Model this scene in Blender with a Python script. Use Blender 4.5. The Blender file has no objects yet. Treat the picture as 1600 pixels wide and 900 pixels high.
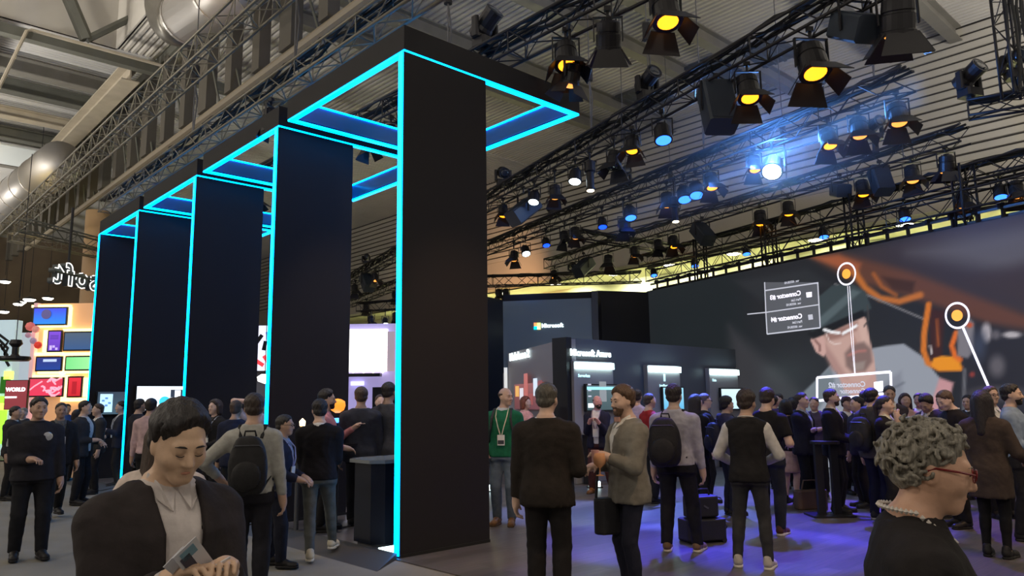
import bpy, bmesh, math, random
import numpy as np
from mathutils import Vector, Matrix, Euler

random.seed(7)
S = bpy.context.scene
COL = S.collection

# ------------------------------------------------------------------ camera
FPX, PITCH, ROLL, CAMZ = 1172.5, .1502, .0135, 1.66
cam_data = bpy.data.cameras.new('camera'); cam_data.sensor_width = 36; cam_data.lens = FPX / 1600 * 36
cam_data.clip_start = .05; cam_data.clip_end = 400
cam = bpy.data.objects.new('camera', cam_data); COL.objects.link(cam)
cam.matrix_world = (Matrix.Translation((0, 0, CAMZ)) @ Matrix.Rotation(math.pi / 2 + PITCH, 4, 'X') @ Matrix.Rotation(-ROLL, 4, 'Z'))
S.camera = cam

# ------------------------------------------------------------------ world, exposure, added fill lights
S.view_settings.view_transform = 'Standard'; S.view_settings.look = 'None'
S.view_settings.gamma = 1; S.view_settings.use_curve_mapping = False
S.view_settings.exposure = 0.22
world = bpy.data.worlds.new('world'); S.world = world; world.use_nodes = True
world.node_tree.nodes['Background'].inputs[0].default_value = (.92, .86, .80, 1)
world.node_tree.nodes['Background'].inputs[1].default_value = .15

def added_point_lamp(loc, energy, color=(1, .90, .76), r=.6):
    d = bpy.data.lights.new('added_point_lamp', 'POINT'); d.shadow_soft_size = r; d.energy = energy; d.color = color
    o = bpy.data.objects.new('added_point_lamp', d); COL.objects.link(o); o.location = loc
# unseen point lamps added outside the frame to brighten roof and people
for x, y, z, e in ((-14, 1, 9.0, 1150), (-2, -7, 9.0, 750), (12, -2, 9.0, 600), (-25, 12, 9.0, 1200)):
    added_point_lamp((x, y, z), e)
def up_fill(loc, energy, size=1.6, color=(1, .95, .87)):
    d = bpy.data.lights.new('roof_fill_light', 'AREA'); d.shape = 'SQUARE'; d.size = size; d.energy = energy; d.color = color
    o = bpy.data.objects.new('roof_fill_light', d); COL.objects.link(o); o.location = loc; o.rotation_euler = (math.pi, 0, 0)
# unseen area lights added outside the frame, facing up to brighten the roof
for x, y, z, e in ((-13, 9, 6.5, 1050), (-19, 17, 6.5, 1250), (-30, 30, 6.5, 2000), (5, 0, 6.5, 700), (13, 8, 6.5, 800), (16.5, 14, 6.5, 800)):
    up_fill((x, y, z), e)

def spot_lamp(name, loc, target, energy, color, angle=40, blend=.5, size=.12):
    d = bpy.data.lights.new(name, 'SPOT'); d.energy = energy; d.color = color
    d.spot_size = math.radians(angle); d.spot_blend = blend; d.shadow_soft_size = size
    o = bpy.data.objects.new(name, d); COL.objects.link(o); o.location = loc
    o.rotation_euler = (Vector(target) - Vector(loc)).to_track_quat('-Z', 'Y').to_euler()
    return o

# ------------------------------------------------------------------ pixel -> world helpers (photo is 1600x900)
def ray(px, py):
    X = (px - 800) / FPX; U = (450 - py) / FPX
    cr, sr = math.cos(ROLL), math.sin(ROLL)
    x = X * cr + U * sr; u = -X * sr + U * cr
    cp, sp = math.cos(PITCH), math.sin(PITCH)
    return Vector((x, cp - u * sp, sp + u * cp))
CAMP = Vector((0, 0, CAMZ))
def at_z(px, py, z):
    r = ray(px, py); return CAMP + r * ((z - CAMZ) / r.z)
def at_y(px, py, y):
    r = ray(px, py); return CAMP + r * (y / r.y)
def at_plane(px, py, p, n):
    r = ray(px, py); return CAMP + r * ((p - CAMP).dot(n) / r.dot(n))
def proj(p):
    x, y, z = p[0], p[1], p[2] - CAMZ
    cp, sp = math.cos(PITCH), math.sin(PITCH)
    d = y * cp + z * sp; u = -y * sp + z * cp
    cr, sr = math.cos(ROLL), math.sin(ROLL)
    return 800 + FPX * (x * cr - u * sr) / d, 450 - FPX * (x * sr + u * cr) / d

YA = .7497                                   # the hall and the portals run along A, across is R
A = Vector((-math.sin(YA), math.cos(YA), 0)); R = Vector((math.cos(YA), math.sin(YA), 0))
YB = math.radians(29.1)                      # the booth's trusses and video wall
B = Vector((-math.sin(YB), math.cos(YB), 0)); BR = Vector((math.cos(YB), math.sin(YB), 0))
Z = Vector((0, 0, 1))
def ar(a, r, z=0): return A * a + R * r + Z * z

# ------------------------------------------------------------------ materials
MATS = {}
def mat(name, col, rough=.6, metal=0, emit=0, ecol=None, bump=0, bscale=60, var=0, vscale=8, spec=.4, coat=0):
    if name in MATS: return MATS[name]
    m = bpy.data.materials.new(name); m.use_nodes = True; nt = m.node_tree
    b = nt.nodes['Principled BSDF']
    b.inputs['Base Color'].default_value = (*col, 1); b.inputs['Roughness'].default_value = rough
    b.inputs['Metallic'].default_value = metal; b.inputs['Specular IOR Level'].default_value = spec
    if coat: b.inputs['Coat Weight'].default_value = coat
    if emit:
        b.inputs['Emission Color'].default_value = (*(ecol or col), 1); b.inputs['Emission Strength'].default_value = emit
    if bump or var:
        tc = nt.nodes.new('ShaderNodeTexCoord')
        if var:
            n = nt.nodes.new('ShaderNodeTexNoise'); n.inputs['Scale'].default_value = vscale; n.inputs['Detail'].default_value = 4
            nt.links.new(tc.outputs['Object'], n.inputs['Vector'])
            cr = nt.nodes.new('ShaderNodeValToRGB')
            cr.color_ramp.elements[0].position = .3; cr.color_ramp.elements[1].position = .7
            cr.color_ramp.elements[0].color = (*[max(0, c * (1 - var)) for c in col], 1)
            cr.color_ramp.elements[1].color = (*[min(1, c * (1 + var)) for c in col], 1)
            nt.links.new(n.outputs['Fac'], cr.inputs['Fac']); nt.links.new(cr.outputs['Color'], b.inputs['Base Color'])
        if bump:
            n2 = nt.nodes.new('ShaderNodeTexNoise'); n2.inputs['Scale'].default_value = bscale; n2.inputs['Detail'].default_value = 3
            nt.links.new(tc.outputs['Object'], n2.inputs['Vector'])
            bp = nt.nodes.new('ShaderNodeBump'); bp.inputs['Strength'].default_value = bump; bp.inputs['Distance'].default_value = .01
            nt.links.new(n2.outputs['Fac'], bp.inputs['Height']); nt.links.new(bp.outputs['Normal'], b.inputs['Normal'])
    MATS[name] = m
    return m
def fabric(col, rough=.85):
    key = 'fabric_%02x%02x%02x' % tuple(int(255 * min(1, c)) for c in col) + '_%d' % int(1000 * sum(col))
    return mat(key, col, rough, bump=.25, bscale=45, var=.18, vscale=14, spec=.2)
def skin(col):
    key = 'skin_%02x%02x%02x' % tuple(int(255 * c) for c in col)
    return mat(key, col, .5, var=.08, vscale=20, bump=.08, bscale=120, spec=.4)
def hairm(col):
    key = 'hair_%02x%02x%02x' % tuple(int(255 * c) for c in col) + '_%d' % int(1000 * sum(col))
    if key in MATS: return MATS[key]
    m = mat(key, col, .5, var=.5, vscale=1, bump=.7, bscale=1, spec=.45); nt = m.node_tree
    tc = [n for n in nt.nodes if n.type == 'TEX_COORD'][0]
    mp = nt.nodes.new('ShaderNodeMapping'); mp.inputs['Scale'].default_value = (150, 150, 22); nt.links.new(tc.outputs['Object'], mp.inputs['Vector'])
    for n in nt.nodes:
        if n.type == 'TEX_NOISE': nt.links.new(mp.outputs['Vector'], n.inputs['Vector'])
    return m
def glow(name, col, strength): return mat(name, tuple(min(1, c) for c in col), .4, emit=strength, ecol=col)

LED = glow('cyan_led', (.0, .33, 1.0), 7.5)
LEDW = glow('white_led', (.75, 1.0, 1.0), 3.2)
BLACKPANEL = mat('black_panel', (.021, .019, .0215), .6, bump=.05, bscale=200, spec=.18)
FASCIA = mat('charcoal_fascia', (.020, .019, .022), .6, spec=.2)
INNER = mat('led_glow_tinted_inner_panel', (.012, .17, .46), .22)  # blue of the LED glow put into the base colour
TRUSS = mat('black_truss_tube', (.022, .021, .024), .45, metal=.3)
ALU = mat('dull_aluminium_tube', (.20, .185, .15), .45, metal=.5)
STEEL = mat('painted_grey_steel', (.17, .16, .14), .6, var=.1, vscale=2)
STEELD = mat('dark_green_grey_steel', (.105, .105, .088), .65, var=.1, vscale=2)
CREAM = mat('cream_painted_steel', (.40, .35, .27), .6, var=.1, vscale=2)
BLACKMETAL = mat('black_fixture_metal', (.018, .017, .02), .42, metal=.2)
GREYMETAL = mat('grey_fixture_metal', (.12, .12, .13), .4, metal=.6)
RUBBER = mat('black_rubber', (.012, .012, .012), .7)

# ------------------------------------------------------------------ mesh helpers
def link(o, parent=None):
    COL.objects.link(o)
    if parent is not None: o.parent = parent
    return o
def empty(name, loc=(0, 0, 0), rz=0, label=None, cat=None, group=None):
    o = bpy.data.objects.new(name, None); COL.objects.link(o); o.location = loc; o.rotation_euler = (0, 0, rz)
    o.empty_display_size = .1
    return tag(o, label, cat, group)
def tag(o, label=None, cat=None, group=None, kind=None):
    if label: o['label'] = label
    if cat: o['category'] = cat
    if group: o['group'] = group
    if kind: o['kind'] = kind
    return o
class MB:
    def __init__(s): s.v = []; s.f = []; s.m = []; s.mi = 0
    def add(s, vs, fs):
        n = len(s.v); s.v += [tuple(v) for v in vs]; s.f += [tuple(i + n for i in f) for f in fs]; s.m += [s.mi] * len(fs)
        return s
    def box(s, c, d, M=None):
        c = Vector(c); vs = []
        for z in (-.5, .5):
            for x, y in ((-.5, -.5), (.5, -.5), (.5, .5), (-.5, .5)):
                p = Vector((x * d[0], y * d[1], z * d[2]))
                if M is not None: p = M @ p
                vs.append(c + p)
        return s.add(vs, [(3, 2, 1, 0), (4, 5, 6, 7), (0, 1, 5, 4), (1, 2, 6, 5), (2, 3, 7, 6), (3, 0, 4, 7)])
    def obox(s, o, u, v, w):                      # box from a corner and three edge vectors
        o, u, v, w = Vector(o), Vector(u), Vector(v), Vector(w)
        vs = [o, o + u, o + u + v, o + v, o + w, o + u + w, o + u + v + w, o + v + w]
        fs = [(3, 2, 1, 0), (4, 5, 6, 7), (0, 1, 5, 4), (1, 2, 6, 5), (2, 3, 7, 6), (3, 0, 4, 7)]
        if u.cross(v).dot(w) < 0: fs = [f[::-1] for f in fs]
        return s.add(vs, fs)
    def cbox(s, o, u, v, w, c=.02):               # the same box with chamfered edges along w
        o, u, v, w = Vector(o), Vector(u), Vector(v), Vector(w)
        a, b = u.normalized() * c, v.normalized() * c
        ring = [o + a, o + u - a, o + u + b, o + u + v - b, o + u + v - a, o + v + a, o + v - b, o + b]
        vs = ring + [p + w for p in ring]; n = 8
        fs = [tuple(range(n))[::-1], tuple(range(n, 2 * n))] + [(i, (i + 1) % n, n + (i + 1) % n, n + i) for i in range(n)]
        if u.cross(v).dot(w) < 0: fs = [f[::-1] for f in fs]
        return s.add(vs, fs)
    def tube(s, pts, r, n=6, cap=True):
        pts = [Vector(p) for p in pts]; k = len(pts)
        rs = r if isinstance(r, (list, tuple)) else [r] * k
        vs = []; up = None
        for i, p in enumerate(pts):
            t = (pts[min(i + 1, k - 1)] - pts[max(i - 1, 0)])
            if t.length < 1e-9: t = Vector((0, 0, 1))
            t.normalize()
            if up is None:
                up = Vector((0, 0, 1)) if abs(t.z) < .9 else Vector((1, 0, 0))
            x = up.cross(t)
            if x.length < 1e-4: x = Vector((1, 0, 0)).cross(t)
            x.normalize(); y = t.cross(x); up = y
            for j in range(n):
                a = 2 * math.pi * j / n
                vs.append(p + (x * math.cos(a) + y * math.sin(a)) * rs[i])
        fs = [(i * n + j, i * n + (j + 1) % n, (i + 1) * n + (j + 1) % n, (i + 1) * n + j) for i in range(k - 1) for j in range(n)]
        if cap: fs += [tuple(range(n))[::-1], tuple(range((k - 1) * n, k * n))]
        return s.add(vs, fs)
    def lathe(s, prof, n=16, M=None, o=(0, 0, 0)):      # prof: (radius, z)
        vs = []; o = Vector(o)
        for r_, z in prof:
            for j in range(n):
                a = 2 * math.pi * j / n
                p = Vector((r_ * math.cos(a), r_ * math.sin(a), z))
                vs.append(o + (M @ p if M is not None else p))
        k = len(prof)
        fs = [(i * n + j, i * n + (j + 1) % n, (i + 1) * n + (j + 1) % n, (i + 1) * n + j) for i in range(k - 1) for j in range(n)]
        if prof[0][0] > 1e-6: fs.append(tuple(range(n))[::-1])
        if prof[-1][0] > 1e-6: fs.append(tuple(range((k - 1) * n, k * n)))
        return s.add(vs, fs)
    def prism(s, poly, d):                        # planar polygon (3D points) pushed along d
        n = len(poly); poly = [Vector(p) for p in poly]; d = Vector(d)
        vs = poly + [p + d for p in poly]
        return s.add(vs, [tuple(range(n))[::-1], tuple(range(n, 2 * n))] + [(i, (i + 1) % n, n + (i + 1) % n, n + i) for i in range(n)])
    def mesh(s, name, mats, smooth=False):
        me = bpy.data.meshes.new(name); me.from_pydata(s.v, [], s.f)
        for m in (mats if isinstance(mats, (list, tuple)) else [mats]): me.materials.append(m)
        if any(s.m): me.polygons.foreach_set('material_index', s.m)
        if smooth: me.polygons.foreach_set('use_smooth', [True] * len(s.f))
        me.update(); return me
    def build(s, name, mats, parent=None, smooth=False, label=None, bevel=0):
        o = link(bpy.data.objects.new(name, s.mesh(name, mats, smooth)), parent)
        if label: o['label'] = label
        if bevel:
            md = o.modifiers.new('bevel', 'BEVEL'); md.width = bevel; md.segments = 2; md.limit_method = 'ANGLE'
        return o
def struct(o): o['kind'] = 'structure'; return o
def copy_tree(o, parent=None):
    c = o.copy(); COL.objects.link(c); c.parent = parent
    for ch in list(o.children): copy_tree(ch, c)
    return c
def text_mesh(body, size, depth, mirror=False, spacing=1.0, bold=.028):
    cu = bpy.data.curves.new('lettering', 'FONT'); cu.body = body; cu.size = size; cu.extrude = depth; cu.resolution_u = 3
    cu.space_character = spacing; cu.offset = bold * size
    o = bpy.data.objects.new('lettering', cu); COL.objects.link(o)
    dg = bpy.context.evaluated_depsgraph_get(); me = bpy.data.meshes.new_from_object(o.evaluated_get(dg))
    COL.objects.unlink(o); bpy.data.objects.remove(o)
    if mirror: me.transform(Matrix.Scale(-1, 4, (1, 0, 0))); me.flip_normals()
    return me
def basis(o, x, y):                              # matrix with local x, y axes and origin
    x = Vector(x).normalized(); y = Vector(y); y = (y - x * y.dot(x)).normalized(); z = x.cross(y)
    M = Matrix(((x.x, y.x, z.x, o[0]), (x.y, y.y, z.y, o[1]), (x.z, y.z, z.z, o[2]), (0, 0, 0, 1)))
    return M
def place_mesh(name, me, M, m, parent=None):
    me.transform(M); me.materials.clear(); me.materials.append(m)
    return link(bpy.data.objects.new(name, me), parent)
def width_of(me):
    xs = [v.co.x for v in me.vertices]; return min(xs), max(xs)
# ================================================================== THE HALL
def floor_mat():
    m = mat('grey_carpet', (.235, .22, .19), .95, bump=.4, bscale=350, var=.10, vscale=1.2, spec=.1); return m
def vinyl_mat():
    m = bpy.data.materials.new('wood_look_vinyl'); m.use_nodes = True; nt = m.node_tree; b = nt.nodes['Principled BSDF']
    tc = nt.nodes.new('ShaderNodeTexCoord'); mp = nt.nodes.new('ShaderNodeMapping'); mp.inputs['Rotation'].default_value = (0, 0, -YA)
    nt.links.new(tc.outputs['Object'], mp.inputs['Vector'])
    br = nt.nodes.new('ShaderNodeTexBrick'); br.inputs['Scale'].default_value = 1
    br.inputs['Brick Width'].default_value = 1.5; br.inputs['Row Height'].default_value = .2; br.inputs['Mortar Size'].default_value = .002
    br.inputs['Color1'].default_value = (.085, .062, .058, 1); br.inputs['Color2'].default_value = (.135, .10, .092, 1); br.inputs['Mortar'].default_value = (.06, .047, .045, 1)
    nt.links.new(mp.outputs['Vector'], br.inputs['Vector'])
    mp2 = nt.nodes.new('ShaderNodeMapping'); mp2.inputs['Scale'].default_value = (1.2, 14, 1); nt.links.new(mp.outputs['Vector'], mp2.inputs['Vector'])
    n = nt.nodes.new('ShaderNodeTexNoise'); n.inputs['Scale'].default_value = 2.5; n.inputs['Detail'].default_value = 6
    nt.links.new(mp2.outputs['Vector'], n.inputs['Vector'])
    mx = nt.nodes.new('ShaderNodeMix'); mx.data_type = 'RGBA'; mx.blend_type = 'OVERLAY'; mx.inputs['Factor'].default_value = .7
    nt.links.new(br.outputs['Color'], mx.inputs['A']); nt.links.new(n.outputs['Color'], mx.inputs['B'])
    hs = nt.nodes.new('ShaderNodeHueSaturation'); hs.inputs['Saturation'].default_value = .45; nt.links.new(mx.outputs['Result'], hs.inputs['Color'])
    nt.links.new(hs.outputs['Color'], b.inputs['Base Color']); b.inputs['Roughness'].default_value = .38; b.inputs['Specular IOR Level'].default_value = .4
    return m

def slab(name, pts, z0, z1, m):
    b = MB(); b.prism([Vector((p[0], p[1], z0)) for p in pts], (0, 0, z1 - z0)); return b.build(name, m)
A0, R0 = 7.0495, 4.848                                  # near left corner of the first portal
PW, PH, PF, PLA, PLR, PS = 1.2936, 5.831, .336, 3.024, 3.129, 3.3075
struct(slab('floor', [ar(-14, -26), ar(-14, 27.6), ar(62, 27.6), ar(62, -26)], -.2, -.012, floor_mat()))
struct(slab('booth_floor_1', [ar(-9, R0 - .06), ar(-9, 26), ar(28, 26), ar(28, R0 - .06)], -.011, 0.0, vinyl_mat()))  # wood-look vinyl floor of the booth

# corrugated roof deck: two real zigzag sheets, ribs along R on the left and along A on the right
def deck(name, a0, a1, r0, r1, z, along_r, pitch, h, m):
    b = MB(); n = int(((a1 - a0) if along_r else (r1 - r0)) / pitch)
    prof = []
    for i in range(n):
        s = i * pitch
        prof += [(s, 0), (s + pitch * .45, 0), (s + pitch * .6, h), (s + pitch * .85, h)]
    prof.append((n * pitch, 0))
    vs = []
    for s, dz in prof:
        if along_r: vs += [ar(a0 + s, r0, z + dz), ar(a0 + s, r1, z + dz)]
        else: vs += [ar(a0, r0 + s, z + dz), ar(a1, r0 + s, z + dz)]
    b.add(vs, [(2 * i, 2 * i + 1, 2 * i + 3, 2 * i + 2) for i in range(len(prof) - 1)])
    return struct(b.build(name, m))
DECK = mat('ivory_roof_deck', (.44, .415, .375), .7, var=.06, vscale=.6)
DECKL = mat('silver_roof_deck', (.50, .49, .475), .55, var=.06, vscale=.6)
deck('ceiling', -14, 26.2, 6.5, 26.3, 13.5, False, .22, .05, DECK)
deck('ceiling.001', 26.2, 62, -26, 26.3, 13.5, True, .20, .06, DECKL)
b = MB(); b.obox(ar(-14, -26, 16.5), A * 40.2, R * 32.5, Z * .1); struct(b.build('ceiling.002', DECK))
b = MB(); b.obox(ar(-14, 6.45, 13.5), A * 40.2, R * .1, Z * 3.1); b.obox(ar(26.2, -26, 13.5), A * .1, R * 32.5, Z * 3.1); struct(b.build('ceiling.003', DECK))

# hall wall on the right: cladding boards with recessed joints, plaster band, yellow gallery under it
WR = 26.3
PLASTER = mat('beige_plaster', (.46, .42, .36), .8, var=.05, vscale=.4)
BOARD = mat('ivory_cladding_board', (.46, .43, .37), .6, var=.05, vscale=.5)
JOINT = mat('dark_joint', (.05, .045, .04), .9)
b = MB(); b.obox(ar(-14, WR + .06, 9.0), A * 76, R * .2, Z * 4.6); wallR = struct(b.build('wall_right', JOINT))
for i in range(16):
    b = MB(); b.obox(ar(-14, WR - .02 + .012 * math.sin(i * 2.3), 9.02 + i * .28), A * 76, R * .09, Z * .205); b.build('cladding_board', BOARD, wallR)
b = MB(); b.obox(ar(-14, WR, 7.46), A * 76, R * .3, Z * 1.55); struct(b.build('wall_right.001', PLASTER))
YEL = mat('lime_yellow_wall', (.80, .80, .50), .7)
b = MB(); b.obox(ar(-14, WR + 2.4, 0), A * 76, R * .2, Z * 7.46); b.obox(ar(-14, WR, 7.46), A * 76, R * 2.5, Z * .15); struct(b.build('wall_right.002', YEL))
DOWN = glow('downlight_glow', (1.0, .97, .72), 9)
for i, a_ in enumerate((5.2, 9.1, 12.2, 15.6, 18.7, 21.8, 25.5, 29.5, 34, 39)):
    t = empty('gallery_downlight', ar(a_, WR + .42, 7.46), 0, 'round recessed downlight over the yellow gallery, %s along the wall' % ['nearest', 'second', 'third', 'fourth', 'fifth', 'sixth', 'seventh', 'eighth', 'ninth', 'farthest'][i], 'downlight', 'gallery downlights')
    MB().lathe([(.28, -.06), (.33, -.06), (.33, .0)], 16).build('rim', CREAM, t)
    MB().lathe([(.001, -.10), (.2, -.09), (.28, -.055)], 16).build('lamp_disc', DOWN, t)
    spot_lamp('gallery_lamp', ar(a_, WR + .6, 7.3), ar(a_, WR + 2.2, 5), 1500, (1, .97, .72), 140, 1, .2)
b = MB(); b.obox(ar(62, -26, 0), R * 54, A * .3, Z * 13.6); struct(b.build('wall_far', mat('brown_far_wall', (.16, .12, .085), .85, var=.35, vscale=.35)))

spot_lamp('plaster_wash_lamp', ar(25, 21.5, 6.4), ar(29, WR, 8.0), 1500, (1, .52, .25), 75, 1, .2)
# roof beams
def beam(name, p, d, w, h, m, label, t=.04):            # an I beam: two flanges and a web
    p = Vector(p); d = Vector(d); s = Vector((-d.y, d.x, 0)).normalized() * w
    b = MB(); b.obox(p - s / 2, d, s, Z * t); b.obox(p - s / 2 + Z * (h - t), d, s, Z * t); b.obox(p - s * .04 + Z * t, d, s * .08, Z * (h - 2 * t))
    return tag(b.build(name, m), label, 'beam')
k = 0
ordn = ['first', 'second', 'third', 'fourth', 'fifth', 'sixth', 'seventh', 'eighth', 'ninth', 'tenth', 'eleventh', 'twelfth']
for i, a_ in enumerate((1.3, 3.2, 6.87, 8.75, 12.4, 14.4, 17.9, 19.9)):
    o = beam('roof_beam', ar(a_, 9, 13.0), R * 17.25, .36, .5, STEEL, 'grey steel roof beam running to the clad wall, %s from the camera' % ordn[i]); o['group'] = 'roof beams over the booth'
# left part of the roof: lattice girder along R, purlins, pale beam
t = empty('roof_girder', ar(25.1, -6, 12.6), 0, 'dark grey roof girder with V braces crossing at the upper left', 'girder')
def child_world(o, parent):
    o.parent = parent; o.matrix_parent_inverse = parent.matrix_world.inverted() if False else Matrix.Translation(-parent.location)
    return o
b = MB(); b.obox(ar(25.0, -14, 12.5), R * 30, A * .3, Z * .3); child_world(b.build('bottom_chord', STEELD), t)
n1 = at_plane(135, 62, ar(25.1, 0), A)
for tx, ty, w in ((96, -30, .2), (275, -6, .12), (-60, -60, .18)):
    q = at_plane(tx, ty, ar(25.1, 0), A)
    if tx < 0: continue
    child_world(MB().tube([n1, n1 + (q - n1) * 1.2], w, 6).build('brace', STEELD, None), t)
for i, (a_, m_, h_) in enumerate(((28.6, STEEL, .5), (30.6, STEELD, .5), (33.4, CREAM, .4), (36.2, STEELD, .5), (40.5, STEEL, .5))):
    beam('purlin', ar(a_, -8, 12.75), R * 15.5, .45, h_, m_, 'steel purlin across the left roof bay, %s from the girder' % ordn[i])['group'] = 'purlins of the left roof bay'
beam('roof_beam', ar(25.4, 6.75, 12.18), A * 36, .55, .55, CREAM, 'pale cream roof beam running away under the left roof deck')
beam('roof_beam', ar(25.4, 2.4, 12.18), A * 36, .55, .55, CREAM, 'pale cream roof beam at the far left edge of the roof')
tag(MB().tube([at_plane(-2, 138, ar(24.8, 0), A), at_plane(42, 48, ar(24.8, 0), A), at_plane(50, 47, ar(24.8, 0), A), at_plane(284, 111, ar(24.8, 0), A), at_plane(292, 106, ar(24.8, 0), A), at_plane(318, 70, ar(24.8, 0), A)], .05, 6).build('conduit', CREAM), 'thin pale conduit bent along the dark roof girder', 'pipe')
b = MB(); b.obox(ar(36.6, 3, 12.6), A * 3, R * 3.2, Z * .05); tag(b.build('roof_light', mat('pale_roof_light', (.62, .66, .66), .5)), 'pale translucent roof light panel beside the cream beam', 'skylight')
# dark roof vents between the right beams
for i, (px, py) in enumerate(((1010, 135), (1115, 92), (1210, 58))):
    p = at_z(px, py, 13.35); b = MB(); b.obox(p, A * 1.5, R * 1.9, Z * .12)
    for j in range(4): b.obox(p + A * (.2 + j * .34) - Z * .04, A * .1, R * 1.9, Z * .05)
    tag(b.build('roof_vent', mat('dark_vent', (.06, .06, .055), .8)), 'dark slatted roof vent panel between roof beams, %s from the left' % ordn[i], 'vent', 'roof vents')

# ladder-like hall girder with square posts on the left
t = empty('post_girder', ar(20, 7.75, 10), 0, 'brown steel girder with a row of square posts above the portals', 'girder')
child_world(MB().tube([ar(4, 7.75, 10), ar(46, 7.75, 10)], .12, 8).build('bottom_chord', mat('tan_steel_pipe', (.20, .165, .115), .6)), t)
b = MB(); b.obox(ar(4, 7.6, 13.0), A * 42, R * .3, Z * .3); child_world(b.build('top_chord', STEELD), t)
POST = mat('brown_grey_steel', (.075, .066, .053), .6)
for i in range(24):
    a_ = 10.5 + i * 1.75
    b = MB(); b.obox(ar(a_, 7.6, 10.12), A * (.42 if i % 3 else .62), R * .3, Z * 3.0); child_world(b.build('post', POST), t)
b = MB()
for i in range(26): b.tube([ar(9 + i * 1.42, 7.75, 10.1), ar(10.4 + i * 1.42, 7.75, 12.9)], .035, 5, False)
o = child_world(b.build('brace_rods', STEELD), t); o['kind'] = 'stuff'

# ducts
SILVER = mat('galvanised_duct', (.42, .40, .38), .48, metal=.8, bump=.05, bscale=20)
def duct(name, p0, p1, r_, label, elbow):
    p0, p1 = Vector(p0), Vector(p1); t = empty(name, p0, 0, label, 'duct')
    d = (p1 - p0).normalized()
    child_world(MB().tube([p0, p1], r_, 24).build('pipe', SILVER, smooth=True), t)
    if elbow:
        pts = [p0 + d * .02]; rr = [r_ * 1.04]
        for k in range(1, 7):
            a_ = k * .25; pts.append(p0 - d * math.sin(a_) * r_ * 1.25 + Z * (1 - math.cos(a_)) * r_ * 1.4); rr.append(r_ * 1.02)
        child_world(MB().tube(pts, rr, 24).build('elbow', mat('dark_duct', (.16, .15, .13), .4, metal=.7), smooth=True), t)
    L = (p1 - p0).length; n = int(L / 1.5)
    b = MB()
    for i in range(n): b.tube([p0 + d * (i * 1.5), p0 + d * (i * 1.5 + .07)], r_ * 1.03, 24)
    child_world(b.build('seam_band', SILVER), t)
duct('air_duct', at_z(290, 30, 11.2), at_z(425, -62, 11.2), .64, 'round silver air duct hanging at the top left', True)
duct('air_duct', at_z(-10, 332, 10.5), at_z(96, 252, 10.5), .75, 'gold-lit silver duct at the left edge behind the truss', False)
spot_lamp('duct_lamp', at_z(330, 60, 9.2), at_z(330, 10, 11.2), 90, (1, .62, .2), 70, 1, .2)
spot_lamp('duct_lamp', at_z(40, 320, 8.4), at_z(40, 295, 10.5), 260, (1, .72, .2), 80, 1, .2)

# round pillar at the left behind the portals
t = empty('round_pillar', at_y(134, 600, 30).xyz * Vector((1, 1, 0)), 0, 'round beige concrete pillar behind the far portal', 'pillar')
MB().lathe([(.44, 0), (.44, 9.6)], 28).build('shaft', mat('peach_pillar', (.52, .36, .22), .7), t, smooth=True)
MB().lathe([(.5, 0), (.5, .25), (.45, .3)], 28).build('base_collar', STEEL, t)

# ================================================================== TRUSSES
class Truss: pass
def lattice(p0, p1, w, h, name, label, m=TRUSS, panel=.42, rc=.026, rb=.011, cables=True, group='lighting trusses over the booth'):
    p0, p1 = Vector(p0), Vector(p1); T = Truss(); d = (p1 - p0); L = d.length; d.normalize()
    s = Vector((-d.y, d.x, 0)).normalized() if abs(d.z) < .9 else Vector((1, 0, 0)); u = d.cross(s) * -1
    if u.z < 0: u = -u
    t = empty(name, p0, 0, label, 'truss', group)
    off = [(-w / 2, -h / 2), (w / 2, -h / 2), (w / 2, h / 2), (-w / 2, h / 2)]
    c = [s * x + u * y for x, y in off]
    for q in c: MB().tube([q, q + d * L], rc, 8).build('chord', m, t, smooth=True)
    b = MB(); n = max(1, int(L / panel))
    for i in range(n):
        a0, a1 = d * (L * i / n), d * (L * (i + 1) / n)
        for f in range(4):
            q, r_ = c[f], c[(f + 1) % 4]
            if (i + f) % 2: b.tube([q + a0, r_ + a1], rb, 4, False)
            else: b.tube([r_ + a0, q + a1], rb, 4, False)
        if i % 4 == 0:
            for f in range(4): b.tube([c[f] + a0, c[(f + 1) % 4] + a0], rb, 4, False)
    o = b.build('lacing', m, t); o['kind'] = 'stuff'
    if cables:
        rnd = random.Random(int(L * 100)); b = MB()
        for j in range(4):
            pts = []; nn = int(L / .35)
            x0 = (j - 1.5) * .28 * w
            for i in range(nn + 1): pts.append(s * (x0 + rnd.uniform(-.03, .03)) + u * (h / 2 + .02 + rnd.uniform(-.07, .03)) + d * (L * i / nn))
            b.tube(pts, .027, 5)
        b.build('cable_bundle', RUBBER, t)
    T.o, T.p, T.d, T.s, T.h, T.L, T.w = t, p0, d, s, h, L, w
    T.n = Vector((-d.y, d.x, 0)).normalized(); T.desc = None; T.zb = p0.z - h / 2; T.zt = p0.z + h / 2; T.count = {}
    return T
def along(pm, d, px):                            # point on a level line through pm along d that shows at column px
    lo, hi = -60, 60
    best = min((abs(proj(pm + d * (lo + (hi - lo) * i / 6000))[0] - px), i) for i in range(6001) if (pm + d * (lo + (hi - lo) * i / 6000)).y > .5)
    return pm + d * (lo + (hi - lo) * best[1] / 6000)
def line_truss(px, py, z, d, x0, x1, *args, ext=0, **kw):
    pm = at_z(px, py, z); q0, q1 = along(pm, d, x0), along(pm, d, x1)
    q1 = q1 + (q1 - q0).normalized() * ext
    return lattice(q0, q1, *args, **kw)
T0 = line_truss(870, 38, 7, A, 330, 1000, .36, .36, 'lighting_truss', 'black lighting truss passing above the front portal', ext=1.5); T0.desc = 'front portal truss'
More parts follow.
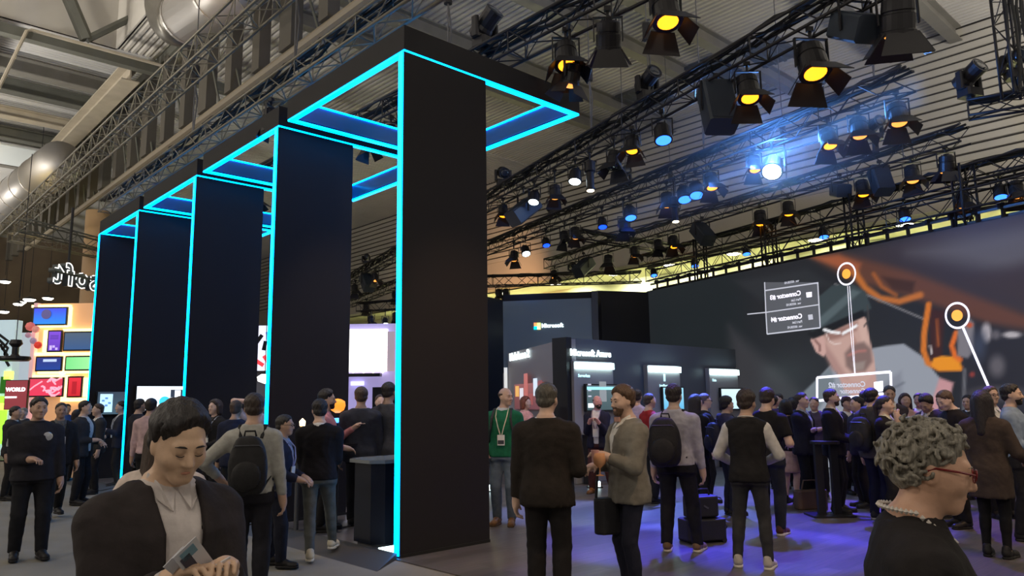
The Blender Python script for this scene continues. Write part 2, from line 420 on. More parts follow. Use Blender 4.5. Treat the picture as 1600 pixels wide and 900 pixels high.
TP = line_truss(320, 217, 6.62, A, 165, 668, .3, .3, 'lighting_truss', 'brown-lit truss along the top left edge of the portals', m=ALU, ext=1.2); TP.desc = 'portal top truss'
TA = line_truss(205, 184, 8, A, 12, 420, .42, .42, 'lighting_truss', 'long dull aluminium truss above the row of portals at left', m=ALU, cables=False, ext=3); TA.desc = 'long truss at upper left'
T1 = line_truss(1050, 152, 7, Vector((-math.sin(math.radians(27)), math.cos(math.radians(27)), 0)), 520, 1300, .36, .36, 'lighting_truss', 'black lighting truss right of the front portal, nearest of those along the video wall', ext=1.6); T1.desc = 'first video wall truss'
T2 = line_truss(1010, 288, 7, B, 545, 1420, .36, .36, 'lighting_truss', 'black lighting truss behind the blinding white lamp, second of those along the video wall'); T2.desc = 'second video wall truss'
T3 = line_truss(1007, 366, 7, B, 856, 1508, .36, .36, 'lighting_truss', 'black lighting truss under the beige plaster band, third along the video wall'); T3.desc = 'third video wall truss'
T4 = line_truss(1245, 345, 6.2, B, 1005, 1660, .36, .36, 'lighting_truss', 'black truss carrying blue lamps close above the video wall'); T4.desc = 'rearmost video wall truss'
q0, q1 = at_z(905, 367, 7), at_z(1064, 391, 7)
T5 = lattice(q0, q1, .3, .3, 'lighting_truss', 'short cross truss linking the second and third trusses'); T5.desc = 'short cross truss'
q0 = at_z(700, 441, 6.3); q1 = at_z(1002, 433, 6.3)
T6 = lattice(q0, q1, .4, .4, 'lighting_truss', 'level black truss above the tower with the lit sign'); T6.desc = 'sign tower truss'
q0 = at_z(560, 480, 6.0); q1 = at_z(720, 470, 6.0)
T8 = lattice(q0, q1, .4, .4, 'lighting_truss', 'low black truss seen between the first two portals'); T8.desc = 'low truss between portals'
q0 = at_z(1513, 172, 7); q1 = at_z(1700, 140, 7)
T7 = lattice(q0, q1, .3, .3, 'lighting_truss', 'black truss at the right edge ending in front of the cladding'); T7.desc = 'right edge truss'
q0 = at_z(1480, 278, 6.9); q1 = at_z(1680, 230, 6.9)
T9 = lattice(q0, q1, .34, .34, 'lighting_truss', 'cable-laden black truss at right above the blue lamps'); T9.desc = 'cable-laden truss at right'
pv = at_z(1590, 150, 7.0); lattice(pv, pv + Z * 2.4, .34, .34, 'truss_tower', 'upright black truss tower at the right edge', group='truss towers')
pv = at_z(16, 362, 8) ; lattice(pv - Z * .2, pv - Z * .2 + R * 3.4 + A * 1.2 - Z * .05, .3, .3, 'lighting_truss', 'short dull truss across the far end of the long upper left truss', m=ALU, cables=False)
q0, q1 = at_z(37, 352, 7), at_z(205, 395, 7)
lattice(q0, q1, .35, .35, 'lighting_truss', 'dark truss carrying the hanging letters at left', m=STEELD, cables=False)

# ================================================================== LIT PORTALS
def portal(i):
    a0 = A0 + i * PS; r0 = R0
    L = ['front black portal with cyan light edges, nearest the camera', 'second black portal with cyan light edges from the front', 'third black portal with cyan light edges from the front', 'farthest black portal with cyan edges, standing on two slabs'][i]
    base = ar(a0, r0, 0); t = empty('light_portal', base, 0, L, 'portal', 'row of lit portals')
    P = lambda a, r, z=0: A * a + R * r + Z * z
    th = .092
    def col(a):
        c = MB().obox(P(a, 0, 0), A * th, R * PW, Z * PH).build('column_slab', BLACKPANEL, t)
        MB().obox(P(a + .005, -.018, .02), A * (th - .01), R * .016, Z * (PH - .02)).build('light_edge', LED, c)
        MB().obox(P(a - .012, .0, .0), A * (th + .02), R * PW, Z * .035).build('foot_plate', RUBBER, c)
    col(0)
    if i == 3: col(PLA - th)
    # top frame: four fascia beams, hollow in the middle
    f = [('front', P(0, 0, PH), A * th, R * PLR), ('back', P(PLA - th, 0, PH), A * th, R * PLR), ('left', P(th, 0, PH), A * (PLA - 2 * th), R * th), ('right', P(th, PLR - th, PH), A * (PLA - 2 * th), R * th)]
    for nm, o, u, v in f:
        fb = MB().obox(o + Z * .03, u, v, Z * (PF - .03)).build('fascia_beam', FASCIA, t)
        MB().obox(o + u.normalized() * .006 + v.normalized() * .006, u - u.normalized() * .012, v - v.normalized() * .012, Z * .027).build('light_edge', LED, fb)
    # inner panels with LED blue in their colour, second light line on top
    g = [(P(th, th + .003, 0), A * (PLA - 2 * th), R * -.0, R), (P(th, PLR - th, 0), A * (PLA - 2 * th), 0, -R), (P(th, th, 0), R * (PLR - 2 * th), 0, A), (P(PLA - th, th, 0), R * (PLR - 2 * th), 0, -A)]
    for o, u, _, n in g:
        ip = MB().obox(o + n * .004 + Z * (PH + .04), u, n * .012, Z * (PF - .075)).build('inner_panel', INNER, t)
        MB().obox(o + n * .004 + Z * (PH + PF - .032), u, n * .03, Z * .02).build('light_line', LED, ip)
    return t
for i in range(4): portal(i)
# sloped threshold ramps between the slabs, glowing floor lamps at the slab feet
RAMP = mat('dark_grey_ramp', (.06, .057, .054), .6, bump=.1, bscale=90)
for i in range(4):
    a0 = A0 + i * PS; b = MB()
    e0 = -.33 if i == 0 else .1
    pr_ = [ar(a0 + e0, R0 - .5, -.012), ar(a0 + .02, R0 - .07, .05), ar(a0 + .02, R0 - .02, .05), ar(a0 + .02, R0 - .02, -.012)]
    q_ = [ar(a0 + PS - .1, R0 - .5, -.012), ar(a0 + PS - .02, R0 - .07, .05), ar(a0 + PS - .02, R0 - .02, .05), ar(a0 + PS - .02, R0 - .02, -.012)]
    b.add(pr_ + q_, [(0, 1, 2, 3), (7, 6, 5, 4), (0, 4, 5, 1), (1, 5, 6, 2), (2, 6, 7, 3), (3, 7, 4, 0)])
    tag(b.build('threshold_ramp', RAMP), 'dark sloped threshold ramp along the foot of the %s portal' % ['front', 'second', 'third', 'farthest'][i], 'ramp', 'threshold ramps')
    t = empty('floor_lamp', ar(a0 + .17, R0 + .05, 0), YA, 'small white glowing floor lamp at the foot of the %s portal' % ['front', 'second', 'third', 'farthest'][i], 'lamp', 'floor lamps at the portals')
    MB().box((0.09, .12, .01), (.26, .34, .02)).build('tray', BLACKMETAL, t)
    MB().prism([(-.03, -.04, .02), (.21, -.04, .02), (.21, .28, .02), (-.03, .28, .02)], (0, 0, .03)).build('diffuser', LEDW, t)

# hanging letters, seen from behind at the far left
SIGNX = Vector((math.sin(math.radians(12)), math.cos(math.radians(12)), 0))
org = at_y(78, 441, 18.5)
t = empty('hanging_sign', org, 0, 'hanging three-dimensional letters seen from behind beside the far portal', 'sign')
SGN = mat('sign_letter_grey', (.075, .085, .085), .5); SEDGE = glow('letter_edge_glow', (1, .98, .93), 1.5)
x = 0
for ch in 'tfosorciM':
    me = text_mesh(ch, .78, .09, mirror=True); lo, hi = width_of(me)
    M = basis(SIGNX * (x - lo), SIGNX, Z)
    me.transform(Matrix.Translation((0, 0, 0)))
    L = place_mesh('letter', me, M, SGN, t)
    me2 = text_mesh(ch, .78, .012, mirror=True); cu = me2
    # lit outline standing just off the back face
    bm = bmesh.new(); bm.from_mesh(me2); bmesh.ops.remove_doubles(bm, verts=bm.verts, dist=.0005)
    edges = [e for e in bm.edges if len(e.link_faces) == 2 and e.calc_face_angle(0) > 1.0 and all(v.co.z > .005 for v in e.verts)]
    mb = MB()
    for e in edges:
        if random.random() < .72: mb.tube([e.verts[0].co + Vector((0, 0, .09)), e.verts[1].co + Vector((0, 0, .09))], .013, 5)
    bm.free()
    if mb.v:
        me3 = mb.mesh('outline', SEDGE); place_mesh('lit_outline', me3, M, SEDGE, L)
    x += (hi - lo) + .07
MB().tube([SIGNX * .55 + Z * .2, SIGNX * .55 + Z * 2.05], .035, 6).build('hanger', BLACKMETAL, t)
MB().tube([SIGNX * 2.9 + Z * .2, SIGNX * 2.9 + Z * 2.05], .035, 6).build('hanger', BLACKMETAL, t)
MB().obox(Vector((0, 0, .24)) + SIGNX.cross(Z) * .1, SIGNX * 4.2, Z * .05, SIGNX.cross(Z) * .03).build('rail', BLACKMETAL, t)
# ================================================================== STAGE LAMPS
AMBER = glow('amber_lens', (1.0, .31, .012), 2.6); AMBERD = glow('dim_amber_lens', (1.0, .35, .06), 1.6)
BLUEL = glow('blue_lens', (.005, .04, 1.0), 4); SKYL = glow('sky_blue_lens', (.02, .115, 1.0), 4.5); WHITEL = glow('cool_white_lens', (.8, .95, 1.0), 9)
WARMW = glow('warm_white_lens', (1, .8, .5), 8); BLAZE = glow('blazing_white_lens', (.55, .78, 1.0), 60)
DARKL = mat('dark_glass_lens', (.02, .025, .035), .1, spec=.8)
BARN = mat('black_barn_door', (.02, .019, .022), .5, metal=.1)
BARNA = mat('copper_lit_barn_door', (.16, .075, .035), .5, metal=.2)
SPKR = mat('dark_speaker_cabinet', (.035, .045, .06), .5)
GRILL = mat('speaker_grille', (.02, .03, .05), .6, bump=.3, bscale=400)
PROTO = {}
def fixture_parts(kind, lens, tilt, s):
    """meshes of one lamp with its pivot at the origin, beam along -Z before the tilt"""
    key = (kind, lens.name, round(tilt, 2), round(s, 3))
    if key in PROTO: return PROTO[key]
    M = Matrix.Rotation(tilt, 3, 'X'); out = []
    def tm(mb):
        mb.v = [tuple((M @ Vector(v)) * s) for v in mb.v]; return mb
    def ts(mb):
        mb.v = [tuple(Vector(v) * s) for v in mb.v]; return mb
    if kind == 'barn':
        out.append(('housing', tm(MB().lathe([(.10, .20), (.155, .17), (.16, .06), (.15, .05), (.15, .03), (.165, .02), (.165, -.13), (.18, -.14), (.18, -.18), (.15, -.18)], 20)).mesh('housing', BLACKMETAL, False), None))
        out.append(('lens', tm(MB().lathe([(.001, -.215), (.07, -.207), (.115, -.19), (.135, -.17)], 18)).mesh('lens', lens, True), None))
        for q in range(4):
            Q = Matrix.Rotation(q * math.pi / 2, 3, 'Z'); w0, w1, l = (.15, .24, .27) if q % 2 == 0 else (.12, .15, .24)
            fl = .55
            pts = [Vector((-w0, .165, -.17)), Vector((w0, .165, -.17)), Vector((w1, .165 + l * fl, -.17 - l * .85)), Vector((-w1, .165 + l * fl, -.17 - l * .85))]
            out.append(('barn_door', tm(MB().prism([Q @ p for p in pts], Q @ Vector((0, .006, .006)))).mesh('barn_door', BARN), None))
        b = MB()
        for x in (-1, 1): b.box((x * .19, 0, .1), (.014, .045, .34))
        b.box((0, 0, .265), (.40, .045, .014)); b.tube([(0, 0, .26), (0, 0, .34)], .02, 6)
        out.append(('yoke', ts(b).mesh('yoke', BLACKMETAL), None))
        b = MB()
        for k in range(5): b.tube([(.1 * math.cos(k * 1.2566), .1 * math.sin(k * 1.2566), .19), (.1 * math.cos(k * 1.2566), .1 * math.sin(k * 1.2566), .215)], .012, 5)
        b.box((0, .0, .21), (.07, .1, .05)); out.append(('rear_cap', tm(b).mesh('rear_cap', BLACKMETAL), None))
    elif kind == 'par':
        out.append(('housing', tm(MB().lathe([(.06, .17), (.115, .14), (.145, .08), (.15, -.12), (.158, -.13), (.158, -.17), (.135, -.17)], 20)).mesh('housing', BLACKMETAL, False), None))
        out.append(('lens', tm(MB().lathe([(.001, -.19), (.08, -.184), (.132, -.171)], 20)).mesh('lens', lens, True), None))
        out.append(('cooling_fins', tm(MB().box((0, 0, .19), (.16, .012, .06)).box((.05, 0, .19), (.012, .14, .06)).box((-.05, 0, .19), (.012, .14, .06)).box((0, .05, .18), (.13, .012, .05))).mesh('cooling_fins', BLACKMETAL), None))
        b = MB()
        for x in (-1, 1): b.box((x * .175, 0, .11), (.014, .04, .3))
        b.box((0, 0, .255), (.364, .04, .014)); b.tube([(0, 0, .25), (0, 0, .33)], .018, 6)
        out.append(('yoke', ts(b).mesh('yoke', BLACKMETAL), None))
    elif kind == 'speaker':
        b = MB(); b.prism([(-.24, -.30, -.2), (.24, -.30, -.2), (.17, .12, -.2), (-.17, .12, -.2)], (0, 0, .0001))
        b = MB(); b.cbox((-.25, -.22, -.42), (.5, 0, 0), (0, .42, 0), (0, 0, .84), .04)
        out.append(('cabinet', tm(b).mesh('cabinet', SPKR), None))
        out.append(('grille', tm(MB().box((0, -.222, 0), (.44, .012, .78))).mesh('grille', GRILL), None))
        b = MB()
        for x in (-1, 1): b.box((x * .275, 0, .2), (.016, .05, .5))
        b.box((0, 0, .45), (.57, .05, .016)); b.tube([(0, 0, .44), (0, 0, .52)], .02, 6)
        out.append(('yoke', ts(b).mesh('yoke', BLACKMETAL), None))
    elif kind == 'profile':
        out.append(('housing', tm(MB().lathe([(.07, .30), (.12, .26), (.12, .05), (.085, .02), (.08, -.32), (.10, -.33), (.10, -.38), (.085, -.38)], 16)).mesh('housing', BLACKMETAL), None))
        out.append(('lens', tm(MB().lathe([(.001, -.392), (.08, -.381)], 16)).mesh('lens', lens, True), None))
        b = MB()
        for x in (-1, 1): b.box((x * .14, 0, .12), (.012, .04, .3))
        b.box((0, 0, .265), (.292, .04, .014)); b.tube([(0, 0, .26), (0, 0, .34)], .018, 6)
        out.append(('yoke', ts(b).mesh('yoke', BLACKMETAL), None))
    elif kind == 'mover':                       # moving head: base below, arm, head above
        out.append(('base', ts(MB().cbox((-.17, -.13, -.36), (.34, 0, 0), (0, .26, 0), (0, 0, .13), .03)).mesh('base', BLACKMETAL), None))
        b = MB()
        for x in (-1, 1): b.cbox((x * .2 - .035, -.06, -.24), (.07, 0, 0), (0, .12, 0), (0, 0, .30), .02)
        b.box((0, 0, -.225), (.42, .14, .05)); out.append(('yoke', ts(b).mesh('yoke', BLACKMETAL), None))
        out.append(('head', tm(MB().lathe([(.08, .24), (.15, .2), (.16, .05), (.14, 0), (.14, -.2), (.15, -.26), (.13, -.26)], 14)).mesh('head', BLACKMETAL), None))
        out.append(('lens', tm(MB().lathe([(.001, -.275), (.07, -.27), (.125, -.261)], 16)).mesh('lens', lens, True), None))
    PROTO[key] = out
    return out
KN = {'barn': 'barn_door_spotlight', 'par': 'stage_wash_lamp', 'speaker': 'hanging_loudspeaker', 'profile': 'profile_spotlight', 'mover': 'moving_head_lamp'}
KC = {'barn': 'spotlight', 'par': 'stage lamp', 'speaker': 'loudspeaker', 'profile': 'spotlight', 'mover': 'moving light'}
LN = {'amber_lens': 'bright amber', 'dim_amber_lens': 'dim amber', 'blue_lens': 'glowing deep blue', 'sky_blue_lens': 'glowing bright blue', 'cool_white_lens': 'glowing cool white', 'warm_white_lens': 'warm white', 'blazing_white_lens': 'blazing white', 'dark_glass_lens': 'unlit'}
KL = {'barn': 'barn-door spotlight', 'par': 'round wash lamp', 'speaker': 'dark box loudspeaker', 'profile': 'long profile spotlight', 'mover': 'moving head lamp'}
FIX = [  # truss, kind, lens, px, py, tilt about its own axis, turn, size
 (T0, 'barn', AMBER, 884, 72, .5, .2, 1.0), (T0, 'barn', AMBERD, 892, 118, -.25, 1.0, .8), (T0, 'barn', AMBERD, 950, 48, -.45, .1, 1.0), (T0, 'barn', AMBER, 1040, 14, .45, .4, 1.05),
 (T0, 'mover', DARKL, 758, 62, 2.2, .8, 1.1), (T0, 'barn', WARMW, 612, 100, .5, .5, .75), (T0, 'barn', DARKL, 578, 130, .2, .8, .75),
 (T1, 'barn', AMBER, 1168, 122, .5, .3, 1.05), (T1, 'speaker', DARKL, 1122, 168, .35, .35, 1.0), (T1, 'par', SKYL, 1035, 205, .35, .2, 1.05), (T1, 'barn', AMBER, 988, 222, .5, -.3, .85), (T1, 'barn', DARKL, 960, 250, .3, -.5, .9),
 (T1, 'barn', AMBER, 1264, 36, .5, .5, 1.25), (T1, 'speaker', DARKL, 1338, 36, 1.0, .6, .85), (T1, 'barn', AMBERD, 1402, 18, -.3, .3, 1.25), (T1, 'mover', DARKL, 1012, 148, 1.9, .6, 1.05),
 (T1, 'par', WHITEL, 899, 272, .35, -.3, .95), (T1, 'profile', WARMW, 922, 272, .15, 0, 1.0), (T1, 'par', WHITEL, 835, 308, .4, -.4, .9), (T1, 'barn', AMBERD, 867, 300, .4, .2, .8), (T1, 'speaker', DARKL, 818, 330, .9, -1.0, .95),
 (T1, 'barn', AMBER, 786, 322, .5, .1, .8), (T1, 'mover', DARKL, 786, 270, 1.2, .2, .95), (T1, 'barn', DARKL, 700, 330, .3, .2, .9), (T1, 'speaker', DARKL, 575, 350, .7, .4, .9), (T1, 'barn', AMBERD, 588, 318, .5, .6, .8), (T1, 'barn', DARKL, 556, 380, .5, .2, .9),
 (T2, 'par', SKYL, 984, 328, .35, .3, 1.05), (T2, 'par', SKYL, 1068, 292, .4, .2, 1.1), (T2, 'par', SKYL, 1087, 288, .4, .1, 1.1), (T2, 'barn', AMBER, 1111, 282, .5, .4, .95), (T2, 'barn', AMBER, 1042, 312, .4, .1, .9), (T2, 'profile', WARMW, 1054, 325, .2, .2, .95),
 (T2, 'par', BLAZE, 1206, 238, .75, -.15, 1.35), (T2, 'barn', AMBER, 1178, 252, .5, .3, .85), (T2, 'barn', AMBER, 1294, 212, .5, .5, .95), (T2, 'barn', AMBERD, 1342, 200, .45, .2, .95), (T2, 'mover', DARKL, 1268, 152, 1.8, .6, 1.1), (T2, 'mover', DARKL, 975, 284, 1.7, .4, .9),
 (T2, 'par', BLUEL, 941, 348, .35, .2, .85), (T2, 'barn', AMBERD, 899, 364, .45, .3, .85), (T2, 'barn', DARKL, 882, 370, .3, .6, .85), (T2, 'par', BLUEL, 853, 378, .4, .3, .8), (T2, 'par', WHITEL, 821, 391, .55, .3, .95), (T2, 'barn', AMBERD, 803, 400, .5, -.3, .85), (T2, 'mover', DARKL, 866, 336, 1.6, .3, .95),
 (T2, 'barn', AMBERD, 1402, 172, .3, .3, 1.0), (T2, 'barn', DARKL, 975, 352, .3, .3, .85), (T2, 'barn', AMBERD, 618, 415, .5, .3, .85), (T2, 'barn', DARKL, 573, 440, .4, .2, .95), (T2, 'mover', DARKL, 572, 402, 1.6, .2, .95),
 (T3, 'barn', AMBER, 1052, 370, .5, .4, .95), (T3, 'barn', AMBER, 1187, 328, .5, .1, 1.0), (T3, 'barn', AMBER, 1231, 316, .5, .1, .9), (T3, 'speaker', DARKL, 1098, 366, .8, .6, .9), (T3, 'speaker', DARKL, 1312, 283, 1.25, .3, .7), (T3, 'barn', AMBER, 1346, 274, .5, .3, .95), (T3, 'speaker', DARKL, 1376, 280, .4, .45, .8),
 (T3, 'barn', AMBERD, 1424, 262, .35, .1, .95), (T3, 'barn', AMBERD, 991, 384, .45, .3, .85), (T3, 'barn', AMBERD, 950, 396, .4, -.2, .95), (T3, 'speaker', DARKL, 912, 412, .9, -.8, .95), (T3, 'barn', AMBERD, 866, 425, .4, .4, .8), (T3, 'mover', DARKL, 1365, 196, 1.7, .6, .95), (T3, 'barn', AMBERD, 1477, 238, -.2, .4, .95), (T3, 'barn', DARKL, 1028, 372, .3, .2, .8),
 (T4, 'par', SKYL, 1165, 377, .3, .2, .75), (T4, 'par', SKYL, 1285, 346, .3, .2, .8), (T4, 'par', SKYL, 1411, 314, .3, .2, .85), (T4, 'par', SKYL, 1085, 403, .35, .2, .75), (T4, 'par', SKYL, 1021, 419, .4, .2, .75), (T4, 'par', SKYL, 1560, 280, .3, .2, .85), (T4, 'barn', AMBERD, 1503, 300, .3, .2, .85), (T4, 'barn', AMBERD, 1588, 296, .3, .3, .85),
 (T7, 'mover', DARKL, 1513, 120, 2.0, .9, 1.15), (T7, 'mover', DARKL, 1586, 92, 1.4, .4, 1.1),
 (T6, 'barn', AMBERD, 790, 412, .5, .3, .8), (T6, 'barn', DARKL, 779, 425, .4, .6, .8), (T6, 'speaker', DARKL, 1042, 446, 1.2, .3, .6) if False else (T6, 'mover', DARKL, 895, 445, 1.4, .3, .8),
 (T8, 'barn', DARKL, 580, 500, .4, .5, .9), (T8, 'par', WHITEL, 602, 502, .4, .2, .9), (T8, 'barn', DARKL, 618, 492, .4, .2, .85),
 (TP, 'barn', DARKL, 425, 128, .3, 1.0, .75), (T0, 'barn', DARKL, 402, 236, .5, .9, .8), (T0, 'barn', AMBER, 384, 238, .9, .9, .8), (TP, 'mover', DARKL, 656, 24, 1.2, .6, .95),
]
byt = {}
for f in FIX: byt.setdefault((f[0], f[1], f[2].name), []).append(f)
rank = {}
for k_, l in byt.items():
    l.sort(key=lambda f: f[3])
    for i, f in enumerate(l): rank[id(f)] = (i, len(l))
CLAMP = {}
for f in FIX:
    tr, kind, lens, px, py, tilt, turn, s = f
    p = at_plane(px, py, tr.p, tr.n)
    i, n = rank[id(f)]
    nm_ = ('' if kind == 'speaker' else LN[lens.name] + ' ') + KL[kind]
    lab = ('only %s on the %s' % (nm_, tr.desc)) if n == 1 else ('%s %s from left on the %s' % (ordn[i], nm_, tr.desc))
    if kind == 'mover':                                  # stands on the top chord
        t_ = (p - tr.p).dot(tr.d); q = tr.p + tr.d * t_; p = Vector((q.x, q.y, max(p.z, tr.zt + .36 * s + .03)))
    else:                                                # hangs under the lower chord
        p.z = min(p.z, tr.zb - .36 * s)
    face = math.atan2(-p.x, -p.y) if False else math.atan2(p.x, p.y)
    rz = -face + turn
    t = empty(KN[kind], p, rz, lab, KC[kind], {'barn': 'barn door spotlights on the trusses', 'par': 'wash lamps on the trusses', 'speaker': 'loudspeakers on the trusses', 'profile': 'profile spotlights on the trusses', 'mover': 'moving heads on the trusses'}[kind])
    if kind == 'barn' and tilt > .35: tilt -= .17
    for nm, me, _ in fixture_parts(kind, lens, -tilt, s): link(bpy.data.objects.new(nm, me), t)
    if kind == 'mover':
        b = MB(); b.box((0, 0, -.36 * s - (p.z - .36 * s - tr.zt) / 2), (.1, .1, max(.02, p.z - .36 * s - tr.zt))); b.build('mount', BLACKMETAL, t)
    else:
        top = .34 * s if kind != 'speaker' else .52 * s
        ll = max(.03, tr.zb - p.z - top + .03)
        b = MB(); b.tube([(0, 0, top - .02), (0, 0, top + ll)], .022, 6); b.box((0, 0, top + ll), (.09, .06, .07)); b.build('truss_clamp', BLACKMETAL, t)
# the coloured beams those lamps throw on the booth floor
BL = (.07, .05, 1.0)
for x, y, e, c in ((1.5, 9.4, 3359, BL), (2.9, 8.9, 3617, BL), (2.4, 11.4, 5426, (.10, .16, 1)), (4.4, 10.2, 3617, BL), (.9, 11.8, 2600, (.22, .32, 1)), (5.5, 12.5, 3876, (.15, .08, 1)), (3.8, 13.6, 4134, (.12, .1, 1)), (4.0, 7.6, 748, (.2, .09, 1)), (7.0, 13.2, 3100, (.25, .1, 1)), (6.0, 10.2, 1292, (.2, .08, 1)), (1.0, 7.4, 408, (.3, .15, 1))):
    spot_lamp('blue_stage_beam', (x + .9, y + 2.8, 5.4), (x, y, 0), e, c, 24, .35, .08)
for x, y, e in ((-.5, 9.2, 380), (1.6, 6.4, 300), (4.5, 8.8, 300), (6.3, 10.2, 300), (1.0, 14, 420)):
    spot_lamp('amber_stage_beam', (x + 1.4, y - 2.6, 6.4), (x, y, .8), e, (1, .62, .33), 42, .8, .1)
for x, y, e in ((-3.6, 13.0, 300), (-5.6, 15.2, 300), (-2.4, 11, 300)):
    spot_lamp('portal_stage_beam', (x + .6, y - .4, 6.6), (x, y, .8), e, (1, .8, .6), 50, .8, .1)
pz = at_plane(1206, 238, T2.p, T2.n)
spot_lamp('white_stage_beam', pz - Z * .4, pz + Vector((-6, -6, -6)), 900, (.4, .6, 1), 30, .5, .1)

hz = bpy.data.materials.new('thin_stage_haze'); hz.use_nodes = True; nt = hz.node_tree; nt.nodes.remove(nt.nodes['Principled BSDF'])
vol = nt.nodes.new('ShaderNodeVolumeScatter'); vol.inputs['Density'].default_value = .036; vol.inputs['Anisotropy'].default_value = .2; nt.links.new(vol.outputs[0], nt.nodes['Material Output'].inputs['Volume'])
hzo = MB().obox(pz - B * 3.4 - BR * 1.6 - Z * 1.0, B * 8, BR * 2.6, Z * 3.2).build('haze', hz); tag(hzo, 'thin stage haze lit blue around the blazing white lamp', 'haze', kind='stuff')
spot_lamp('haze_beam', pz + A * .0 - Z * .22 - BR * .25, pz + B * 6 - Z * .9 - BR * .3, 16000, (.10, .30, 1), 15, .8, .05)
spot_lamp('haze_beam', pz + A * .0 - Z * .22 - BR * .25, pz - B * 6 + Z * .1 - BR * .3, 12000, (.10, .34, 1), 13, .8, .05)
hl_ = added_point_lamp(pz + (CAMP - pz).normalized() * .42 - Z * .1, 520, (.10, .32, 1), .12)  # blue point light added before the blazing lens for its halo
# suspension wires and chain hoists
for i, (px, py, tr) in enumerate(((925, 262, None), (870, 60, T0), (1013, 120, T1), (700, 60, T0), (1364, 110, T2), (1100, 250, T2), (975, 250, T2), (1230, 300, T3), (1050, 330, T3), (460, 100, TP), (300, 220, TP), (600, 20, TP))):
    if tr is None: tr = T1
    q = at_plane(px, py, tr.p, tr.n); t_ = (q - tr.p).dot(tr.d); q = tr.p + tr.d * t_; q.z = tr.zt
    t = empty('chain_hoist', q, 0, 'thin steel cable and chain hoist holding up the %s, hoist number %d along it' % (tr.desc, i) if False else 'cable and black chain hoist on the %s near the %s' % (tr.desc, ['white lamp', 'portal corner', 'moving head', 'portal roof', 'right end', 'paired blue lamps', 'single blue lamp', 'amber lamps', 'left amber lamp', 'second portal', 'third portal', 'front portal'][i]), 'hoist')
    MB().tube([(0, 0, 0), (0, 0, 13.4 - q.z)], .012, 5).build('cable', GREYMETAL, t)
    MB().cbox((-.07, -.06, 1.2), (.14, 0, 0), (0, .12, 0), (0, 0, .34), .03).build('motor', BLACKMETAL, t)
    MB().tube([(0, 0, 1.2), (.05, .02, .8), (.02, 0, .3), (0, 0, 0)], .016, 5).build('chain', GREYMETAL, t)

# ================================================================== VIDEO WALL
W0 = at_z(1010, 455, 5.1); W0.z = 0; WU = -B; WN = Vector((-WU.y, WU.x, 0)) * -1     # WU runs to the right, WN faces the hall
if WN.dot(-W0) < 0: WN = -WN
WH, WL = 5.1, 13.5
t = empty('video_wall', W0, 0, 'huge dark video wall showing a bearded man in a cap', 'screen')
def on_wall(px, py, off=0): return at_plane(px, py, W0, WN) + WN * off
MB().obox(-WN * .35, WU * WL, WN * .33, Z * WH).build('casing', BLACKPANEL, t)
# --- the picture: colours painted on a fine grid of real vertices of the flat screen
nu, nv = 330, 150
uu = np.linspace(0, WL, nu); vv = np.linspace(.02, WH - .02, nv)
U, V = np.meshgrid(uu, vv, indexing='ij')
X = W0.x + WU.x * U; Y = W0.y + WU.y * U; ZZ = V - CAMZ
cp, sp = math.cos(PITCH), math.sin(PITCH); D = Y * cp + ZZ * sp; UP = -Y * sp + ZZ * cp; cr, sr = math.cos(ROLL), math.sin(ROLL)
PX = 800 + FPX * (X * cr - UP * sr) / D; PY = 450 - FPX * (X * sr + UP * cr) / D
def seg_d(ax, ay, bx, by):
    dx, dy = bx - ax, by - ay; h = np.clip(((PX - ax) * dx + (PY - ay) * dy) / (dx * dx + dy * dy + 1e-9), 0, 1)
    return np.hypot(PX - ax - h * dx, PY - ay - h * dy)
def poly_sd(pts):
    d = np.full(PX.shape, 1e9); ins = np.zeros(PX.shape, bool); n = len(pts)
    for i in range(n):
        (ax, ay), (bx, by) = pts[i], pts[(i + 1) % n]
        d = np.minimum(d, seg_d(ax, ay, bx, by))
        c = ((ay > PY) != (by > PY)) & (PX < (bx - ax) * (PY - ay) / (by - ay + 1e-9) + ax); ins ^= c
    return np.where(ins, -d, d)
IMG = np.zeros(PX.shape + (3,)); IMG[:] = (39, 40, 44)
def blend(al, col):
    global IMG
    IMG = IMG * (1 - al[..., None]) + np.array(col, float) * al[..., None]
def fill(pts, col, soft=2, k=1): 
    s_ = poly_sd(pts); t_ = np.clip(.5 - s_ / (2 * soft), 0, 1); blend(t_ * t_ * (3 - 2 * t_) * k, col)
def stroke(pts, w, col, soft=1.5, k=1):
    d = np.full(PX.shape, 1e9)
    for (ax, ay), (bx, by) in zip(pts, pts[1:]): d = np.minimum(d, seg_d(ax, ay, bx, by))
    t_ = np.clip(.5 - (d - w / 2) / (2 * soft), 0, 1); blend(t_ * k, col)
def ell(cx, cy, rx, ry, col, soft=.15, k=1):
    d = np.hypot((PX - cx) / rx, (PY - cy) / ry); t_ = np.clip((1 + soft - d) / (2 * soft), 0, 1); blend(t_ * k, col)
fill([(1008, 400), (1150, 400), (1200, 700), (1008, 700)], (34, 39, 42), 30)
fill([(1140, 510), (1260, 620), (1230, 700), (1150, 640)], (58, 58, 62), 14)
fill([(1150, 440), (1260, 420), (1300, 445), (1190, 470)], (46, 48, 52), 8)
fill([(1280, 405), (1640, 320), (1640, 500), (1500, 470), (1400, 430)], (57, 50, 55), 10)
fill([(1420, 395), (1500, 372), (1640, 345), (1640, 450), (1560, 425)], (88, 84, 90), 22)
fill([(1500, 440), (1600, 470), (1640, 490), (1640, 400)], (60, 50, 52), 16)
fill([(1265, 401), (1312, 395), (1420, 424), (1520, 462), (1640, 505), (1640, 545), (1500, 490), (1400, 457), (1335, 440)], (96, 62, 50), 9)
fill([(1268, 402), (1310, 398), (1345, 412), (1340, 430)], (158, 88, 58), 6)
